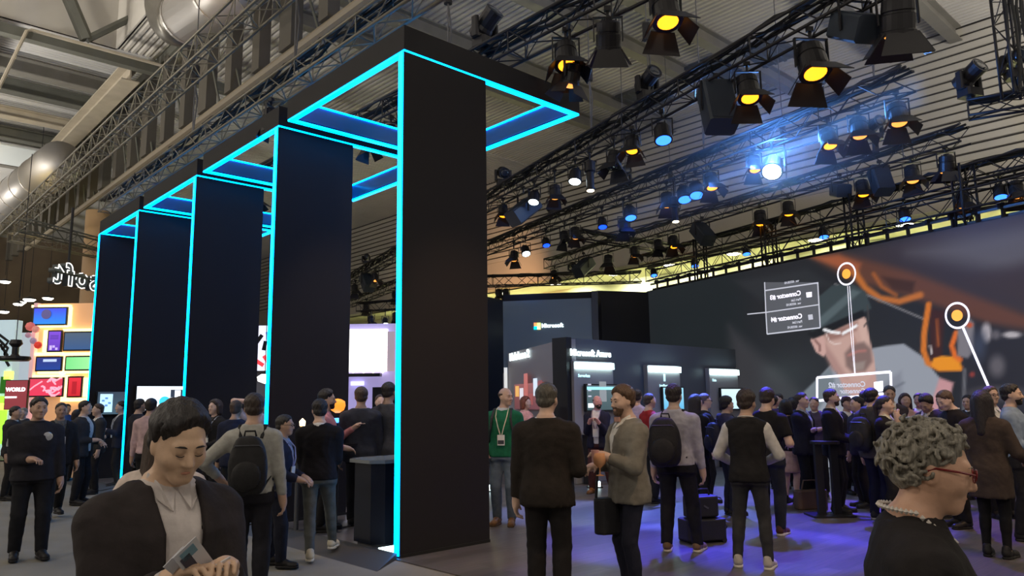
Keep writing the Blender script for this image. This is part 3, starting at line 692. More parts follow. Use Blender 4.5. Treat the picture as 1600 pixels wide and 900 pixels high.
stroke([(1335, 425), (1352, 450), (1375, 466), (1405, 471), (1438, 461)], 10, (186, 108, 52), 3)
stroke([(1365, 428), (1378, 448), (1400, 461)], 5, (170, 96, 48), 3)
fill([(1378, 432), (1430, 440), (1425, 458), (1395, 452)], (66, 44, 38), 4)
stroke([(1305, 444), (1360, 463), (1445, 499)], 3, (120, 118, 122), 1)
# shirt, neck, face, cap
fill([(1358, 545), (1385, 540), (1412, 537), (1440, 556), (1468, 590), (1480, 640), (1480, 760), (1245, 760), (1256, 615), (1298, 570), (1318, 596), (1345, 602), (1368, 578)], (150, 155, 166), 2)
fill([(1256, 612), (1298, 572), (1304, 596), (1280, 640), (1250, 650)], (116, 126, 134), 3)
fill([(1380, 600), (1408, 580), (1412, 640), (1370, 650)], (134, 138, 150), 5)
stroke([(1340, 600), (1385, 612), (1412, 598)], 3, (105, 110, 122), 2)
fill([(1308, 583), (1366, 565), (1371, 608), (1350, 628), (1320, 612)], (196, 156, 148), 2)
fill([(1468, 590), (1490, 598), (1480, 640), (1452, 640)], (196, 146, 150), 3)
fill([(1268, 528), (1290, 516), (1345, 484), (1353, 499), (1359, 530), (1366, 560), (1368, 580), (1352, 598), (1322, 594), (1304, 578), (1291, 556)], (198, 162, 152), 1.5)
fill([(1285, 530), (1306, 560), (1325, 592), (1300, 578), (1286, 550)], (168, 130, 124), 5, .8)
fill([(1338, 495), (1352, 500), (1358, 545), (1348, 540)], (212, 178, 166), 4, .7)
fill([(1266, 531), (1278, 519), (1288, 530), (1291, 549), (1287, 558), (1275, 550)], (204, 164, 156), 1.5)
stroke([(1274, 532), (1281, 540), (1281, 548)], 3, (120, 84, 80), 1.5)
fill([(1320, 552), (1332, 538), (1350, 534), (1361, 545), (1363, 565), (1352, 580), (1332, 582), (1322, 572)], (126, 102, 98), 4, .95)
fill([(1332, 568), (1352, 564), (1350, 577), (1335, 580)], (156, 142, 136), 3, .8)
stroke([(1326, 555), (1340, 549), (1352, 548)], 4, (172, 116, 110), 1.5)
stroke([(1330, 520), (1337, 535), (1330, 541)], 3, (160, 116, 104), 2, .7)
fill([(1286, 520), (1312, 512), (1340, 503), (1338, 516), (1312, 528), (1294, 533)], (138, 100, 92), 4, .75)
fill([(1272, 470), (1300, 446), (1330, 443), (1352, 455), (1362, 482), (1345, 490), (1284, 516), (1268, 520)], (60, 70, 74), 2)
fill([(1276, 500), (1332, 452), (1345, 456), (1284, 510)], (98, 112, 117), 3, .7)
fill([(1262, 520), (1284, 512), (1348, 484), (1352, 494), (1290, 522), (1270, 530)], (28, 29, 32), 2)
stroke([(1355, 478), (1357, 500), (1350, 510)], 2, (70, 66, 66), 1)
stroke([(1288, 515), (1300, 519), (1311, 520)], 4.5, (245, 245, 248), 1); stroke([(1317, 521), (1328, 515), (1338, 509)], 4.5, (245, 245, 248), 1)
stroke([(1290, 520), (1296, 533), (1304, 538), (1313, 536)], 2, (224, 202, 196), 1)
# connector plug, cables, engine parts
fill([(1500, 500), (1640, 520), (1640, 700), (1500, 700)], (44, 43, 49), 10)
fill([(1452, 482), (1476, 486), (1472, 560), (1454, 566)], (62, 36, 34), 4)
stroke([(1451, 476), (1444, 520), (1443, 548), (1450, 567), (1468, 576), (1500, 575)], 9, (208, 116, 42), 2)
fill([(1458, 560), (1472, 556), (1500, 558), (1502, 579), (1466, 579), (1455, 572)], (232, 146, 36), 2)
stroke([(1494, 520), (1487, 540), (1492, 556), (1500, 562)], 8, (220, 108, 42), 2)
stroke([(1464, 500), (1466, 540)], 4, (150, 80, 40), 2); stroke([(1453, 540), (1456, 552)], 3, (190, 180, 180), 1)
fill([(1496, 516), (1516, 498), (1522, 505), (1522, 548), (1512, 560), (1496, 556)], (124, 120, 127), 3)
ell(1515, 508, 5, 4, (188, 84, 52), .4); ell(1541, 520, 8, 15, (166, 160, 166), .35); ell(1581, 523, 14, 5, (178, 172, 176), .4); ell(1556, 523, 7, 7, (96, 92, 98), .5)
ell(1558, 572, 12, 16, (96, 92, 98), .5); ell(1519, 585, 4, 4, (140, 60, 56), .5); stroke([(1507, 578), (1506, 640)], 5, (104, 104, 110), 2)
ell(1560, 615, 40, 10, (86, 82, 86), .6); ell(1530, 540, 10, 20, (60, 66, 84), .7)
lin = (np.clip(IMG, 0, 255) / 255.0); lin = np.where(lin <= .04045, lin / 12.92, ((lin + .055) / 1.055) ** 2.4)
me = bpy.data.meshes.new('display')
vs = np.stack([WU.x * U, WU.y * U, V], -1).reshape(-1, 3)
idx = np.arange(nu * nv).reshape(nu, nv)
q = np.stack([idx[:-1, :-1], idx[1:, :-1], idx[1:, 1:], idx[:-1, 1:]], -1).reshape(-1, 4)
def np_mesh(me, vs, q):
    me.vertices.add(len(vs)); me.vertices.foreach_set('co', np.ascontiguousarray(vs, np.float32).ravel())
    me.loops.add(q.size); me.loops.foreach_set('vertex_index', np.ascontiguousarray(q, np.int32).ravel())
    me.polygons.add(len(q)); me.polygons.foreach_set('loop_start', np.arange(0, q.size, q.shape[1], dtype=np.int32))
    me.update(calc_edges=True); me.validate()
np_mesh(me, vs, q)
ca = me.color_attributes.new('picture', 'FLOAT_COLOR', 'POINT')
ca.data.foreach_set('color', np.concatenate([lin.reshape(-1, 3), np.ones((nu * nv, 1))], 1).astype(np.float32).ravel())
sm = bpy.data.materials.new('video_picture'); sm.use_nodes = True; nt = sm.node_tree; bs = nt.nodes['Principled BSDF']
at_ = nt.nodes.new('ShaderNodeVertexColor'); at_.layer_name = 'picture'; nt.links.new(at_.outputs['Color'], bs.inputs['Emission Color'])
bs.inputs['Emission Strength'].default_value = .80; bs.inputs['Base Color'].default_value = (.01, .01, .012, 1); bs.inputs['Roughness'].default_value = .5; bs.inputs['Specular IOR Level'].default_value = .2
me.materials.append(sm); link(bpy.data.objects.new('display', me), t)
UIW = glow('interface_white', (.95, .90, 1.0), 1.0); UIG = glow('interface_grey', (.42, .42, .47), 1.0); UIO = glow('interface_orange', (1.0, .42, .06), .95); UID = glow('interface_dark', (.075, .078, .088), 1.0)
def wl(pts, w, m, name, off=.006):
    b = MB()
    for (ax, ay), (bx, by) in zip(pts, pts[1:]):
        p, q = on_wall(ax, ay) - W0, on_wall(bx, by) - W0; d = (q - p).normalized(); s = d.cross(WN).normalized() * w / 2
        b.prism([p - s + WN * off, q - s + WN * off, q + s + WN * off, p + s + WN * off], WN * .004)
    return b.build(name, m, t)
def wp(pts, m, name, off=.004):
    return MB().prism([on_wall(*p) - W0 + WN * off for p in pts], WN * .003).build(name, m, t)
for cx, cy in ((1323, 428), (1496, 493)):
    c = on_wall(cx, cy) - W0; Mx = basis(c + WN * .01, WU, Z)
    b = MB(); n = 36; vs = []
    for r_ in (.215, .255):
        for j in range(n): vs.append(Mx @ Vector((r_ * math.cos(j * 2 * math.pi / n), r_ * 1.08 * math.sin(j * 2 * math.pi / n), 0)))
    b.add(vs, [(j, (j + 1) % n, n + (j + 1) % n, n + j) for j in range(n)]); b.build('ring_marker', UIW, t)
    b = MB(); b.add([Mx @ Vector((.115 * math.cos(j * 2 * math.pi / 24), .115 * math.sin(j * 2 * math.pi / 24), .004)) for j in range(24)], [tuple(range(24))]); b.build('dot_marker', UIO, t)
wp([(1195, 441), (1278, 430 + 11), (1282, 512), (1198, 523)], UID, 'info_card')
wl([(1195, 441), (1197, 488)], .035, UIG, 'card_line'); wl([(1196, 454), (1278, 442)], .035, UIG, 'card_line')
wl([(1198, 488), (1280, 476)], .03, UIG, 'card_line'); wl([(1199, 522), (1282, 512), (1278, 441)], .035, UIG, 'card_line'); wl([(1197, 488), (1199, 522)], .035, UIG, 'card_line'); wl([(1168, 491), (1198, 488)], .03, UIG, 'card_line')
def wtext(s, px, py, h, m, name='lettering'):       # mirrored lettering, px/py is its right end on the base line
    me = text_mesh(s, h, .002, mirror=True); p = on_wall(px, py) - W0 + WN * .011
    return place_mesh(name, me, basis(p, WU, Z), m, t)
wtext('Connector #3', 1252, 461, .17, UIW); wtext('Part List', 1252, 469, .09, UIG); wtext('ver. 60328.HS', 1252, 475, .08, UIG)
wtext('Connector #4', 1254, 497, .17, UIW); wtext('Part List', 1254, 504, .09, UIG); wtext('ver. 60328.HS', 1254, 511, .08, UIG)
wtext('ver. 60328.HS', 1249, 440, .08, UIG)
wp([(1260, 457), (1269, 456), (1269, 464), (1261, 465)], UIW, 'icon', .012); wp([(1263, 492), (1270, 491), (1271, 499), (1264, 500)], UIG, 'icon', .012)
wl([(1277, 622), (1277, 590), (1392, 581), (1393, 620)], .06, UIW, 'frame_line'); wl([(1280, 626), (1392, 614)], .06, UIW, 'frame_line')
wp([(1366, 597), (1380, 595), (1381, 611), (1367, 613)], UIW, 'icon', .012)
wtext('Connector #2', 1353, 604, .17, UIG); wtext('Connector', 1353, 614, .15, UIG)
wl([(1325, 447), (1328, 500), (1336, 585)], .012, UIW, 'pointer_line', .012); wl([(1328, 447), (1332, 500), (1337, 585)], .012, UIW, 'pointer_line', .012)
wl([(1504, 509), (1545, 604)], .05, UIW, 'pointer_line', .012)
# rigging on top of the wall: two chords, lacing and a ladder of stand-offs
T10 = lattice(W0 + Z * 5.62 - WN * .2, W0 + Z * 5.62 - WN * .2 + WU * WL, .4, .4, 'wall_truss', 'black truss with ladder-like hangers on top of the video wall', cables=False, group=None)
b = MB(); b.obox(-WN * .4 + Z * (5.12 - 5.62), WU * WL, WN * .35, Z * .08); b.build('top_rail', BLACKMETAL, T10.o)
b = MB(); b.obox(Z * (5.30 - 5.62), WU * WL, WN * .04, Z * .05); b.build('mid_rail', BLACKMETAL, T10.o)
for i in range(27):
    b = MB(); b.box(WU * (.3 + i * .5) + Z * (5.26 - 5.62), (.06, .06, .34)); b.box(WU * (.3 + i * .5) + WN * .02 + Z * (5.36 - 5.62), (.14, .08, .1)); b.build('hanger', BLACKMETAL, T10.o)
for j in range(5):
    lattice(W0 + WU * (2.3 + j * 2.6) - WN * .2 + Z * 5.1, W0 + WU * (2.3 + j * 2.6) - WN * .2 + Z * 6.4, .3, .3, 'truss_upright', 'short black truss upright on the video wall, %s from the left' % ordn[j], cables=False, group='truss uprights on the video wall')

# ================================================================== BOOTH WALLS AND DEMO STATIONS
CHAR = mat('charcoal_booth_panel', (.075, .08, .092), .5); CHARL = mat('grey_booth_panel', (.25, .235, .245), .5); SLATE = mat('slate_sign_panel', (.20, .25, .285), .5)
AZ = ar(0, 0); p0 = at_z(888, 757, 0); AZH = 2.95
t = empty('demo_wall', p0, 0, 'dark low booth wall with three lit demo stations and white lettering', 'wall')
MB().obox((0, 0, 0), R * 6.6, A * .3, Z * AZH).build('wall_panel', CHAR, t)
MB().obox(-R * .02 - A * .05, R * .16, A * .4, Z * (AZH + .01)).build('corner_post', mat('black_corner_post', (.008, .008, .009), .5), t)
def on_az(px, py): return at_plane(px, py, p0 - A * .12, A)
SIGNW = glow('sign_white_glow', (.85, 1.0, 1.0), 2.2)
def sign_text(s, h, pt, x, m, parent, org, name='lettering', depth=.012):
    me = text_mesh(s, h, depth); return place_mesh(name, me, basis(pt - org, x, Z), m, parent)
me = text_mesh('Microsoft Azure', .27, .015, bold=.018); lo, hi = width_of(me)
pa, pb = on_az(893, 555), on_az(956, 558); k = (pb - pa).dot(R) / (hi - lo); me.transform(Matrix.Scale(k, 4))
place_mesh('lettering', me, basis(pa - p0 + A * .035, R, Z), SIGNW, t)
MON = mat('black_monitor_frame', (.012, .012, .014), .35)
def display_mat(name, c0, c1, vertical=True, strength=1.0):
    if name in MATS: return MATS[name]
    m = bpy.data.materials.new(name); m.use_nodes = True; nt = m.node_tree; bs = nt.nodes['Principled BSDF']
    tc = nt.nodes.new('ShaderNodeTexCoord'); sx = nt.nodes.new('ShaderNodeSeparateXYZ'); cr_ = nt.nodes.new('ShaderNodeValToRGB')
    nt.links.new(tc.outputs['Generated'], sx.inputs[0]); nt.links.new(sx.outputs['Z' if vertical else 'X'], cr_.inputs['Fac'])
    cr_.color_ramp.elements[0].color = (*c0, 1); cr_.color_ramp.elements[1].color = (*c1, 1)
    nt.links.new(cr_.outputs['Color'], bs.inputs['Emission Color']); bs.inputs['Emission Strength'].default_value = strength
    bs.inputs['Base Color'].default_value = (.01, .01, .01, 1); bs.inputs['Roughness'].default_value = .3
    MATS[name] = m; return m
def station(x0, x1, top, lbl, scr, sy0, sy1, sx0, sx1, words, dcol, seq):
    a_, b_ = on_az(x0, 640), on_az(x1, 640); w = (b_ - a_).dot(R); zt = on_az((x0 + x1) / 2, top).z
    o = Vector((a_.x, a_.y, 0)); s = empty('demo_station', o, 0, lbl, 'display stand', 'demo stations on the low wall')
    MB().obox((0, 0, 0), R * w, A * .12, Z * zt).build('back_panel', dcol, s, bevel=.01)
    MB().obox(R * .03 - A * .06 + Z * (zt - .16), R * (w - .06), A * .06, Z * .13).build('light_bar', glow('station_bar', (.7, 1, 1), 8), s)
    q = on_az(sx0, sy0); q2 = on_az(sx1, sy1); mw = (q2 - q).dot(R); mh = q.z - q2.z; qo = q - o; qo.z = 0
    m = MB().obox(qo - A * .09 + Z * q2.z, R * mw, A * .06, Z * mh).build('monitor', MON, s)
    MB().obox(qo - A * .095 + R * .03 + Z * (q2.z + .03), R * (mw - .06), A * .006, Z * (mh - .06)).build('screen', scr, m)
    if seq == 0:
        MB().obox(qo - A * .10 + R * .03 + Z * (q2.z + mh - .12), R * (mw - .06), A * .004, Z * .06).build('title_bar', glow('aqua_bar', (.35, .85, .9), .9), m)
        MB().obox(qo - A * .10 + R * .42 + Z * (q2.z + .2), R * .22, A * .004, Z * .42).build('photo_tile', glow('grey_tile', (.3, .32, .3), .6), m)
        MB().obox(qo - A * .10 + R * .05 + Z * (q2.z + .08), R * .22, A * .004, Z * .09).build('bright_tile', glow('white_tile', (.8, .95, 1), 1), m)
        for k in range(3): MB().obox(qo - A * .10 + R * .06 + Z * (q2.z + .3 + k * .12), R * .1, A * .004, Z * .03).build('text_line', UIG, m)
    if words:
        me = text_mesh(words, .09, .003); lo, hi = width_of(me)
        place_mesh('lettering', me, basis(R * (.12 if seq != 1 else w / 2 - hi / 2) - A * .008 + Z * (zt - (.33 if seq != 1 else .5)), R, Z), glow('station_lettering', (.6, .9, .95), .8), s)
    if seq == 1: MB().obox(R * (w / 2 - .035) - A * .008 + Z * (zt - .37), R * .07, A * .006, Z * .17).build('icon', glow('station_icon', (.55, .8, .85), .8), s)
    # counter below the monitor
    MB().obox(-A * .42 + R * .06 + Z * .98, R * (w - .12), A * .42, Z * .05).build('counter_top', CHARL, s)
    MB().obox(-A * .38 + R * .12, R * .09, A * .3, Z * .98).build('leg', BLACKMETAL, s)
station(898, 960, 565, 'grey demo station under the white lettering, monitor with dark page', display_mat('dark_page', (.05, .09, .10), (.09, .14, .16)), 600, 642, 910, 961, 'Serverless', CHARL, 0)
station(1014, 1065, 571, 'middle demo station with a small white icon under its light bar', display_mat('blue_page', (.10, .45, .75), (.35, .72, .9)), 604, 641, 1030, 1065, 'Intelligence', CHARL, 1)
station(1111, 1156, 576, 'right demo station with a pale blue monitor beside the video wall', display_mat('pale_page', (.55, .8, .95), (.7, .92, 1)), 606, 640, 1121, 1158, 'Data', CHARL, 2)
# angled wall to its left
p1 = at_y(793, 640, 19.9); p1.z = 0; du = (p0 - p1).normalized(); ln = (p0 - p1).length; nn = Vector((du.y, -du.x, 0))
if nn.dot(-p1) < 0: nn = -nn
t = empty('angled_wall', p1, 0, 'angled grey booth wall with white lettering above a bright picture', 'wall')
MB().obox(-nn * .25, du * (ln - .05), nn * .22, Z * 2.93).build('wall_panel', CHARL, t)
def on_an(px, py): return at_plane(px, py, p1, nn)
me = text_mesh('HoloLens 2', .27, .015, bold=.016); lo, hi = width_of(me); pa, pb = on_an(797, 564), on_an(827, 560); k = (pb - pa).dot(du) / (hi - lo)
me.transform(Matrix.Scale(k, 4, (1, 0, 0)) @ Matrix.Scale(1.0, 4, (0, 1, 0))); place_mesh('lettering', me, basis(pa - p1 + nn * .01, du, Z), SIGNW, t)
qa, qb = on_an(806, 601), on_an(851, 640)
m = MB().obox(qa - p1 - Z * (qa.z - qb.z), du * (qb - qa).dot(du), nn * .04, Z * (qa.z - qb.z)).build('picture_screen', display_mat('picture_base', (.16, .05, .05), (.30, .09, .07), strength=.8), t)
cols = [(.75, .4, .1), (.7, .66, .7), (.45, .12, .1), (.28, .07, .06), (.6, .7, .8), (.2, .05, .05)]
for k in range(6):
    MB().obox(qa - p1 + du * (.12 + k * .38) + nn * .042 - Z * (.30 + .2 * (k % 2)), du * .3, nn * .006, Z * (.26 + .14 * (k % 3))).build('picture_patch', glow('picture_patch_%s' % 'abcdef'[k], cols[k], .8), m)
# the sign tower
p2 = at_y(787, 600, 22.0); p2.z = 0; q2 = at_y(938, 600, 21.5); q2.z = 0; tu = (q2 - p2).normalized(); tw = (q2 - p2).length; tn = Vector((tu.y, -tu.x, 0)); th_ = at_y(860, 458, 21.8).z
t = empty('sign_tower', p2, 0, 'tall slate booth tower with a four-colour square and white lettering', 'sign')
MB().obox(-tn * 1.5, tu * tw, tn * 1.45, Z * th_).build('tower_body', BLACKPANEL, t)
MB().obox(-tn * .05, tu * (tw - .18), tn * .06, Z * (th_ - .2)).build('sign_face', SLATE, t)
MB().obox(tu * (tw - .17) - tn * .05, tu * .17, tn * .1, Z * th_).build('side_fin', CHAR, t)
def on_tw(px, py): return at_plane(px, py, p2, tn)
me = text_mesh('Microsoft', .27, .015, bold=.018); lo, hi = width_of(me); pa, pb = on_tw(846, 512), on_tw(880, 511); me.transform(Matrix.Scale((pb - pa).dot(tu) / (hi - lo), 4))
place_mesh('lettering', me, basis(pa - p2 + tn * .02, tu, Z), SIGNW, t)
for k, (cx, cy, c) in enumerate(((0, 1, (1, .28, .08)), (1, 1, (.75, 1, .25)), (0, 0, (.0, .75, 1)), (1, 0, (1, .85, .35)))):
    pa = on_tw(834.5 + cx * 5.3, 515 - cy * 5.3)
    MB().obox(pa - p2 + tn * .012, tu * .093, tn * .02, Z * .093).build('colour_tile', glow('logo_tile_%s' % 'abcd'[k], c, 1.6), t)
# black side walls
for px0, px1, y0, y1, top, lbl in ((761, 789, 20.6, 21.4, 466, 'narrow black booth wall left of the sign tower'), (938, 1021, 23.2, 23.72, 455, 'black booth wall between the sign tower and the video wall')):
    a_, b_ = at_y(px0, 600, y0), at_y(px1, 600, y1); a_.z = b_.z = 0; zt = at_y((px0 + px1) / 2, top, (y0 + y1) / 2).z; d = b_ - a_; n = Vector((d.y, -d.x, 0)).normalized()
    tag(MB().cbox(a_ - n * .3, d, n * .28, Z * zt, .03).build('booth_wall', mat('navy_black_wall', (.010, .012, .018), .5)), lbl, 'wall')
t = empty('lit_pillar', at_y(792, 740, 20) * 1, 0, 'narrow white-lit pillar at the left end of the angled wall', 'pillar'); t.location.z = 0
MB().box((0, 0, 1.2), (.14, .14, 2.4)).build('post', CHARL, t); MB().box((0, -.08, 1.9), (.09, .02, 1.3)).build('light_strip', glow('soft_white_strip', (.6, .6, .58), .9), t)
for k, (px, py, yy) in enumerate(((768, 762, 14.5), (929, 757, 14.9))):
    q = at_y(px, py, yy); t = empty('floor_lamp', (q.x, q.y, 0), 0, ['small white glowing floor lamp beyond the man in green', 'small white glowing floor lamp below the first demo station'][k], 'lamp', 'floor lamps by the demo wall')
    MB().box((0, 0, .01), (.3, .2, .02)).build('tray', BLACKMETAL, t); MB().cbox((-.11, -.07, .02), (.22, 0, 0), (0, .14, 0), (0, 0, .09), .02).build('diffuser', LEDW, t)

# ---------------------------------------------------------------- booths behind the portals and at the left
def screen_panel(name, label, px0, py0, px1, py1, y, m, cat='screen', frame=.05, group=None, fm=MON, stand=False):
    a_, b_ = at_y(px0, py0, y), at_y(px1, py1, y); w, h = b_.x - a_.x, a_.z - b_.z
    t = empty(name, (a_.x, y, b_.z), 0, label, cat, group)
    MB().obox((0, .005, 0), (w, 0, 0), (0, .08, 0), (0, 0, h)).build('frame', fm, t)
    MB().obox((frame, -.01, frame), (w - 2 * frame, 0, 0), (0, .016, 0), (0, 0, h - 2 * frame)).build('display', m, t)
    if stand: MB().box((w / 2, .05, -b_.z / 2), (.12, .06, b_.z)).build('stand_post', BLACKMETAL, t); MB().box((w / 2, .05, -b_.z + .02), (.6, .4, .04)).build('stand_foot', BLACKMETAL, t)
    return t, w, h
# orange booth wall with seven screens
YW = 26
a_, b_ = at_y(45, 640, YW), at_y(190, 640, YW); zt = at_y(60, 474, YW).z
t = empty('screen_booth_wall', (a_.x, YW, 0), 0, 'glowing peach booth wall holding coloured screens in a grid', 'wall')
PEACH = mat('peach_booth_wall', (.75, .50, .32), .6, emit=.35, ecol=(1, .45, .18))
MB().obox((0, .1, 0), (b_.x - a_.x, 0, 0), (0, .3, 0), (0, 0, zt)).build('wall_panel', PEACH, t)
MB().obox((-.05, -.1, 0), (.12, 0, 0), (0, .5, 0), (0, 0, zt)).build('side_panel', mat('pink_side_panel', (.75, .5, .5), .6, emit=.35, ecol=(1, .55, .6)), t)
OGL = glow('orange_shelf_glow', (1.0, .72, .30), 2.2)
def shelf(px0, py0, px1, py1):
    p, q = at_y(px0, py0, YW), at_y(px1, py1, YW); MB().obox((p.x - a_.x, -.06, q.z), (q.x - p.x, 0, 0), (0, .16, 0), (0, 0, p.z - q.z)).build('light_strip', OGL, t)
for s in ((51, 477, 110, 480), (104, 480, 109, 510), (55, 508, 104, 511), (70, 516, 74, 550), (100, 514, 150, 517), (56, 551, 99, 555), (101, 551, 146, 555), (96, 556, 100, 585), (48, 586, 98, 589), (99, 586, 104, 622), (127, 590, 134, 620), (96, 622, 141, 627), (60, 580, 140, 583)): shelf(*s)
grp = 'coloured screens on the peach booth wall'
def dm(n, a, b, v=True, s=1): return display_mat(n, a, b, v, s)
tt, w, h = screen_panel('wall_screen', 'blue screen with a dark round dot, top of the peach wall', 52, 480, 104, 508, YW - .12, dm('blue_sweep', (.0, .25, .85), (.01, .03, .75)), group=grp)
MB().lathe([(.001, 0), (.17, 0), (.17, .02), (.001, .02)], 20, Matrix.Rotation(math.pi / 2, 3, 'X'), (w * .41, -.02, h * .6)).build('dot', glow('dusk_dot', (.07, .06, .18), 1), tt)
tt, w, h = screen_panel('wall_screen', 'upright purple screen with pale print on the peach wall', 75, 516, 95, 550, YW - .12, dm('purple_sweep', (.12, .04, .5), (.2, .06, .65)), group=grp)
for k in range(4): MB().box((w * (.3 + .2 * (k % 3)), -.02, h * (.15 + .1 * (k % 2))), (.08, .01, .08)).build('print_mark', glow('lilac_mark', (.45, .35, .7), 1), tt)
for k in range(3): MB().box((w * .5, -.02, h * (.75 - .07 * k)), (w * .55, .01, .02)).build('print_line', glow('dark_mark', (.05, .02, .2), 1), tt)
screen_panel('wall_screen', 'slate blue blank screen at the right of the peach wall', 100, 518, 148, 548, YW - .12, dm('slate_sweep', (.03, .09, .24), (.06, .10, .16)), group=grp)
tt, w, h = screen_panel('wall_screen', 'navy screen with a pale line of text on the peach wall', 56, 557, 96, 580, YW - .12, dm('navy_sweep', (.01, .05, .3), (.02, .03, .2)), group=grp)
MB().box((w * .55, -.02, h * .72), (w * .5, .01, .09)).build('text_line', glow('pale_blue_line', (.4, .5, .75), 1), tt)
screen_panel('wall_screen', 'bright green screen on the peach wall', 102, 556, 144, 579, YW - .12, dm('green_sweep', (.2, .75, .25), (.35, .85, .35), False), group=grp)
tt, w, h = screen_panel('wall_screen', 'wide red screen with a pale pink drawing on the peach wall', 45, 590, 98, 620, YW - .12, dm('red_sweep', (.8, .04, .1), (.7, .05, .1)), group=grp)
rr = random.Random(3); PK = glow('pale_pink_line', (.95, .35, .45), 1)
b = MB()
for k in range(9):
    x, z = w * (.3 + rr.random() * .35), h * (.2 + rr.random() * .6); pts = [Vector((x, -.02, z))]
    for j in range(4): x += rr.uniform(-.05, .2); z += rr.uniform(-.12, .12); pts.append(Vector((min(w * .95, x), -.02, min(h * .95, max(h * .06, z)))))
    b.tube(pts, .03, 4)
b.tube([(w * .02, -.02, h * .3), (w * .18, -.02, h * .55), (w * .4, -.02, h * .8)], .025, 4); b.build('line_drawing', PK, tt)
tt, w, h = screen_panel('wall_screen', 'upright red screen with a dark figure on the peach wall', 106, 588, 127, 621, YW - .12, dm('crimson_sweep', (.6, .02, .03), (.8, .03, .05)), group=grp)
MB().box((w * .5, -.02, h * .45), (w * .3, .01, h * .6)).build('figure_patch', glow('dark_crimson', (.35, .01, .02), 1), tt)
b = MB(); p = at_y(48, 520, YW); rr = random.Random(5)
t2 = empty('wall_sculpture', (p.x, YW - .1, p.z), 0, 'cluster of red and violet balls on the left of the peach wall', 'sculpture')
for k, (dx, dz, r_, c) in enumerate(((.1, .2, .16, (.8, .2, .18)), (.3, .1, .13, (.85, .35, .3)), (.05, -.1, .1, (.5, .3, .4)), (.25, -.3, .12, (.4, .3, .45)), (.42, -.45, .13, (.9, .06, .04)))):
    MB().lathe([(.001, -r_), (r_ * .7, -r_ * .7), (r_, 0), (r_ * .7, r_ * .7), (.001, r_)], 14, None, (dx, -.1, dz)).build('ball', mat('ball_%s' % 'abcde'[k], c, .5, emit=.3, ecol=c), t2, smooth=True)
# pale booth, green booth, red sign at the far left
a2, b2 = at_y(12, 640, 30), at_y(48, 640, 30); zt = at_y(20, 520, 30).z
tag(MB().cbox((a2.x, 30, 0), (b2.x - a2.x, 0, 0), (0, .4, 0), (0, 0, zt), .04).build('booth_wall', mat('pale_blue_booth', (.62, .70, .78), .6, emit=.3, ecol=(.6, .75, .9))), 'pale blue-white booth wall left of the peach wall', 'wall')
a2, b2 = at_y(-50, 640, 27.5), at_y(13, 640, 27.5); zt = at_y(5, 500, 27.5).z
t = empty('green_booth', (a2.x, 27.5, 0), 0, 'white and lime booth with black strokes at the far left edge', 'wall')
w = b2.x - a2.x
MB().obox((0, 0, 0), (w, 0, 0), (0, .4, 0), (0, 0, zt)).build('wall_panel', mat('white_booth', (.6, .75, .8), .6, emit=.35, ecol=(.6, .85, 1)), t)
LIME = glow('lime_glow', (.35, 1.0, .05), 1.1); YG = glow('yellow_green_glow', (.7, 1.0, .15), 1.6)
for k, (x, z, ww, hh, m_) in enumerate(((w - .42, .4, .4, 1.7, LIME), (w - .3, 2.2, .3, .6, mat('leaf_green', (.05, .4, .03), .5)), (w - .35, 1.6, .5, .25, YG), (w - .2, 2.7, .3, .3, YG))):
    MB().box((x + ww / 2, -.06, z + hh / 2), (ww, .1, hh)).build('colour_panel', m_, t)
for k in range(4):
    MB().tube([(w - .9 + k * .2, -.02, zt - .3 - k * .3), (w - .2, -.02, zt - .8 - k * .25), (w - .4 + .1 * k, -.02, zt - 1.1 - k * .2)], .05, 5).build('black_stroke', RUBBER, t)
tt, w, h = screen_panel('red_sign', 'dull red sign with white lettering left of the peach wall', 9, 594, 41, 640, 24.5, mat('dull_red_sign', (.3, .05, .07), .6, emit=.3, ecol=(.5, .08, .1)), 'sign', .02, stand=True)
me = text_mesh('WORLD', .17, .005); lo, hi = width_of(me); me.transform(Matrix.Scale(w * .85 / (hi - lo), 4)); place_mesh('lettering', me, basis((w * .06, -.02, h * .62), (1, 0, 0), Z), SIGNW, tt)
MB().box((w * .3, -.02, h * .42), (w * .5, .01, .05)).build('text_line', SIGNW, tt)
p = at_y(24, 548, 22); t = empty('pendant_speaker', (p.x, p.y, p.z), 0, 'black pendant fitting with a round disc hanging at the far left', 'pendant')
MB().tube([(0, 0, .3), (0, 0, 6)], .012, 5).build('cable', BLACKMETAL, t); MB().lathe([(.14, .32), (.18, .2), (.09, .1), (.09, -.1), (.13, -.15)], 14).build('housing', BLACKMETAL, t); MB().lathe([(.13, -.15), (.40, -.17), (.42, -.24), (.36, -.3)], 20).build('disc', BLACKMETAL, t)
for k, (px, py, yy) in enumerate(((8, 440, 34), (75, 466, 34), (34, 472, 40), (29, 475, 36), (6, 487, 36), (46, 468, 30))):
    p = at_y(px, py, yy); t = empty('hall_downlight', p, 0, 'small bright hall lamp at the far left, %s' % ['topmost by the edge', 'just above the peach wall', 'upper of a close pair', 'lower of a close pair', 'lowest by the edge', 'right of the close pair'][k], 'lamp', 'far hall lamps')
    MB().lathe([(.05, .12), (.2, .05), (.24, 0)], 14).build('shade', BLACKMETAL, t); MB().lathe([(.001, -.09), (.16, -.07), (.23, .0)], 14).build('bulb_disc', glow('far_lamp_glow', (1, .97, .85), 8), t); MB().tube([(0, 0, .3), (0, 0, 13.4 - p.z)], .015, 4).build('cord', BLACKMETAL, t)
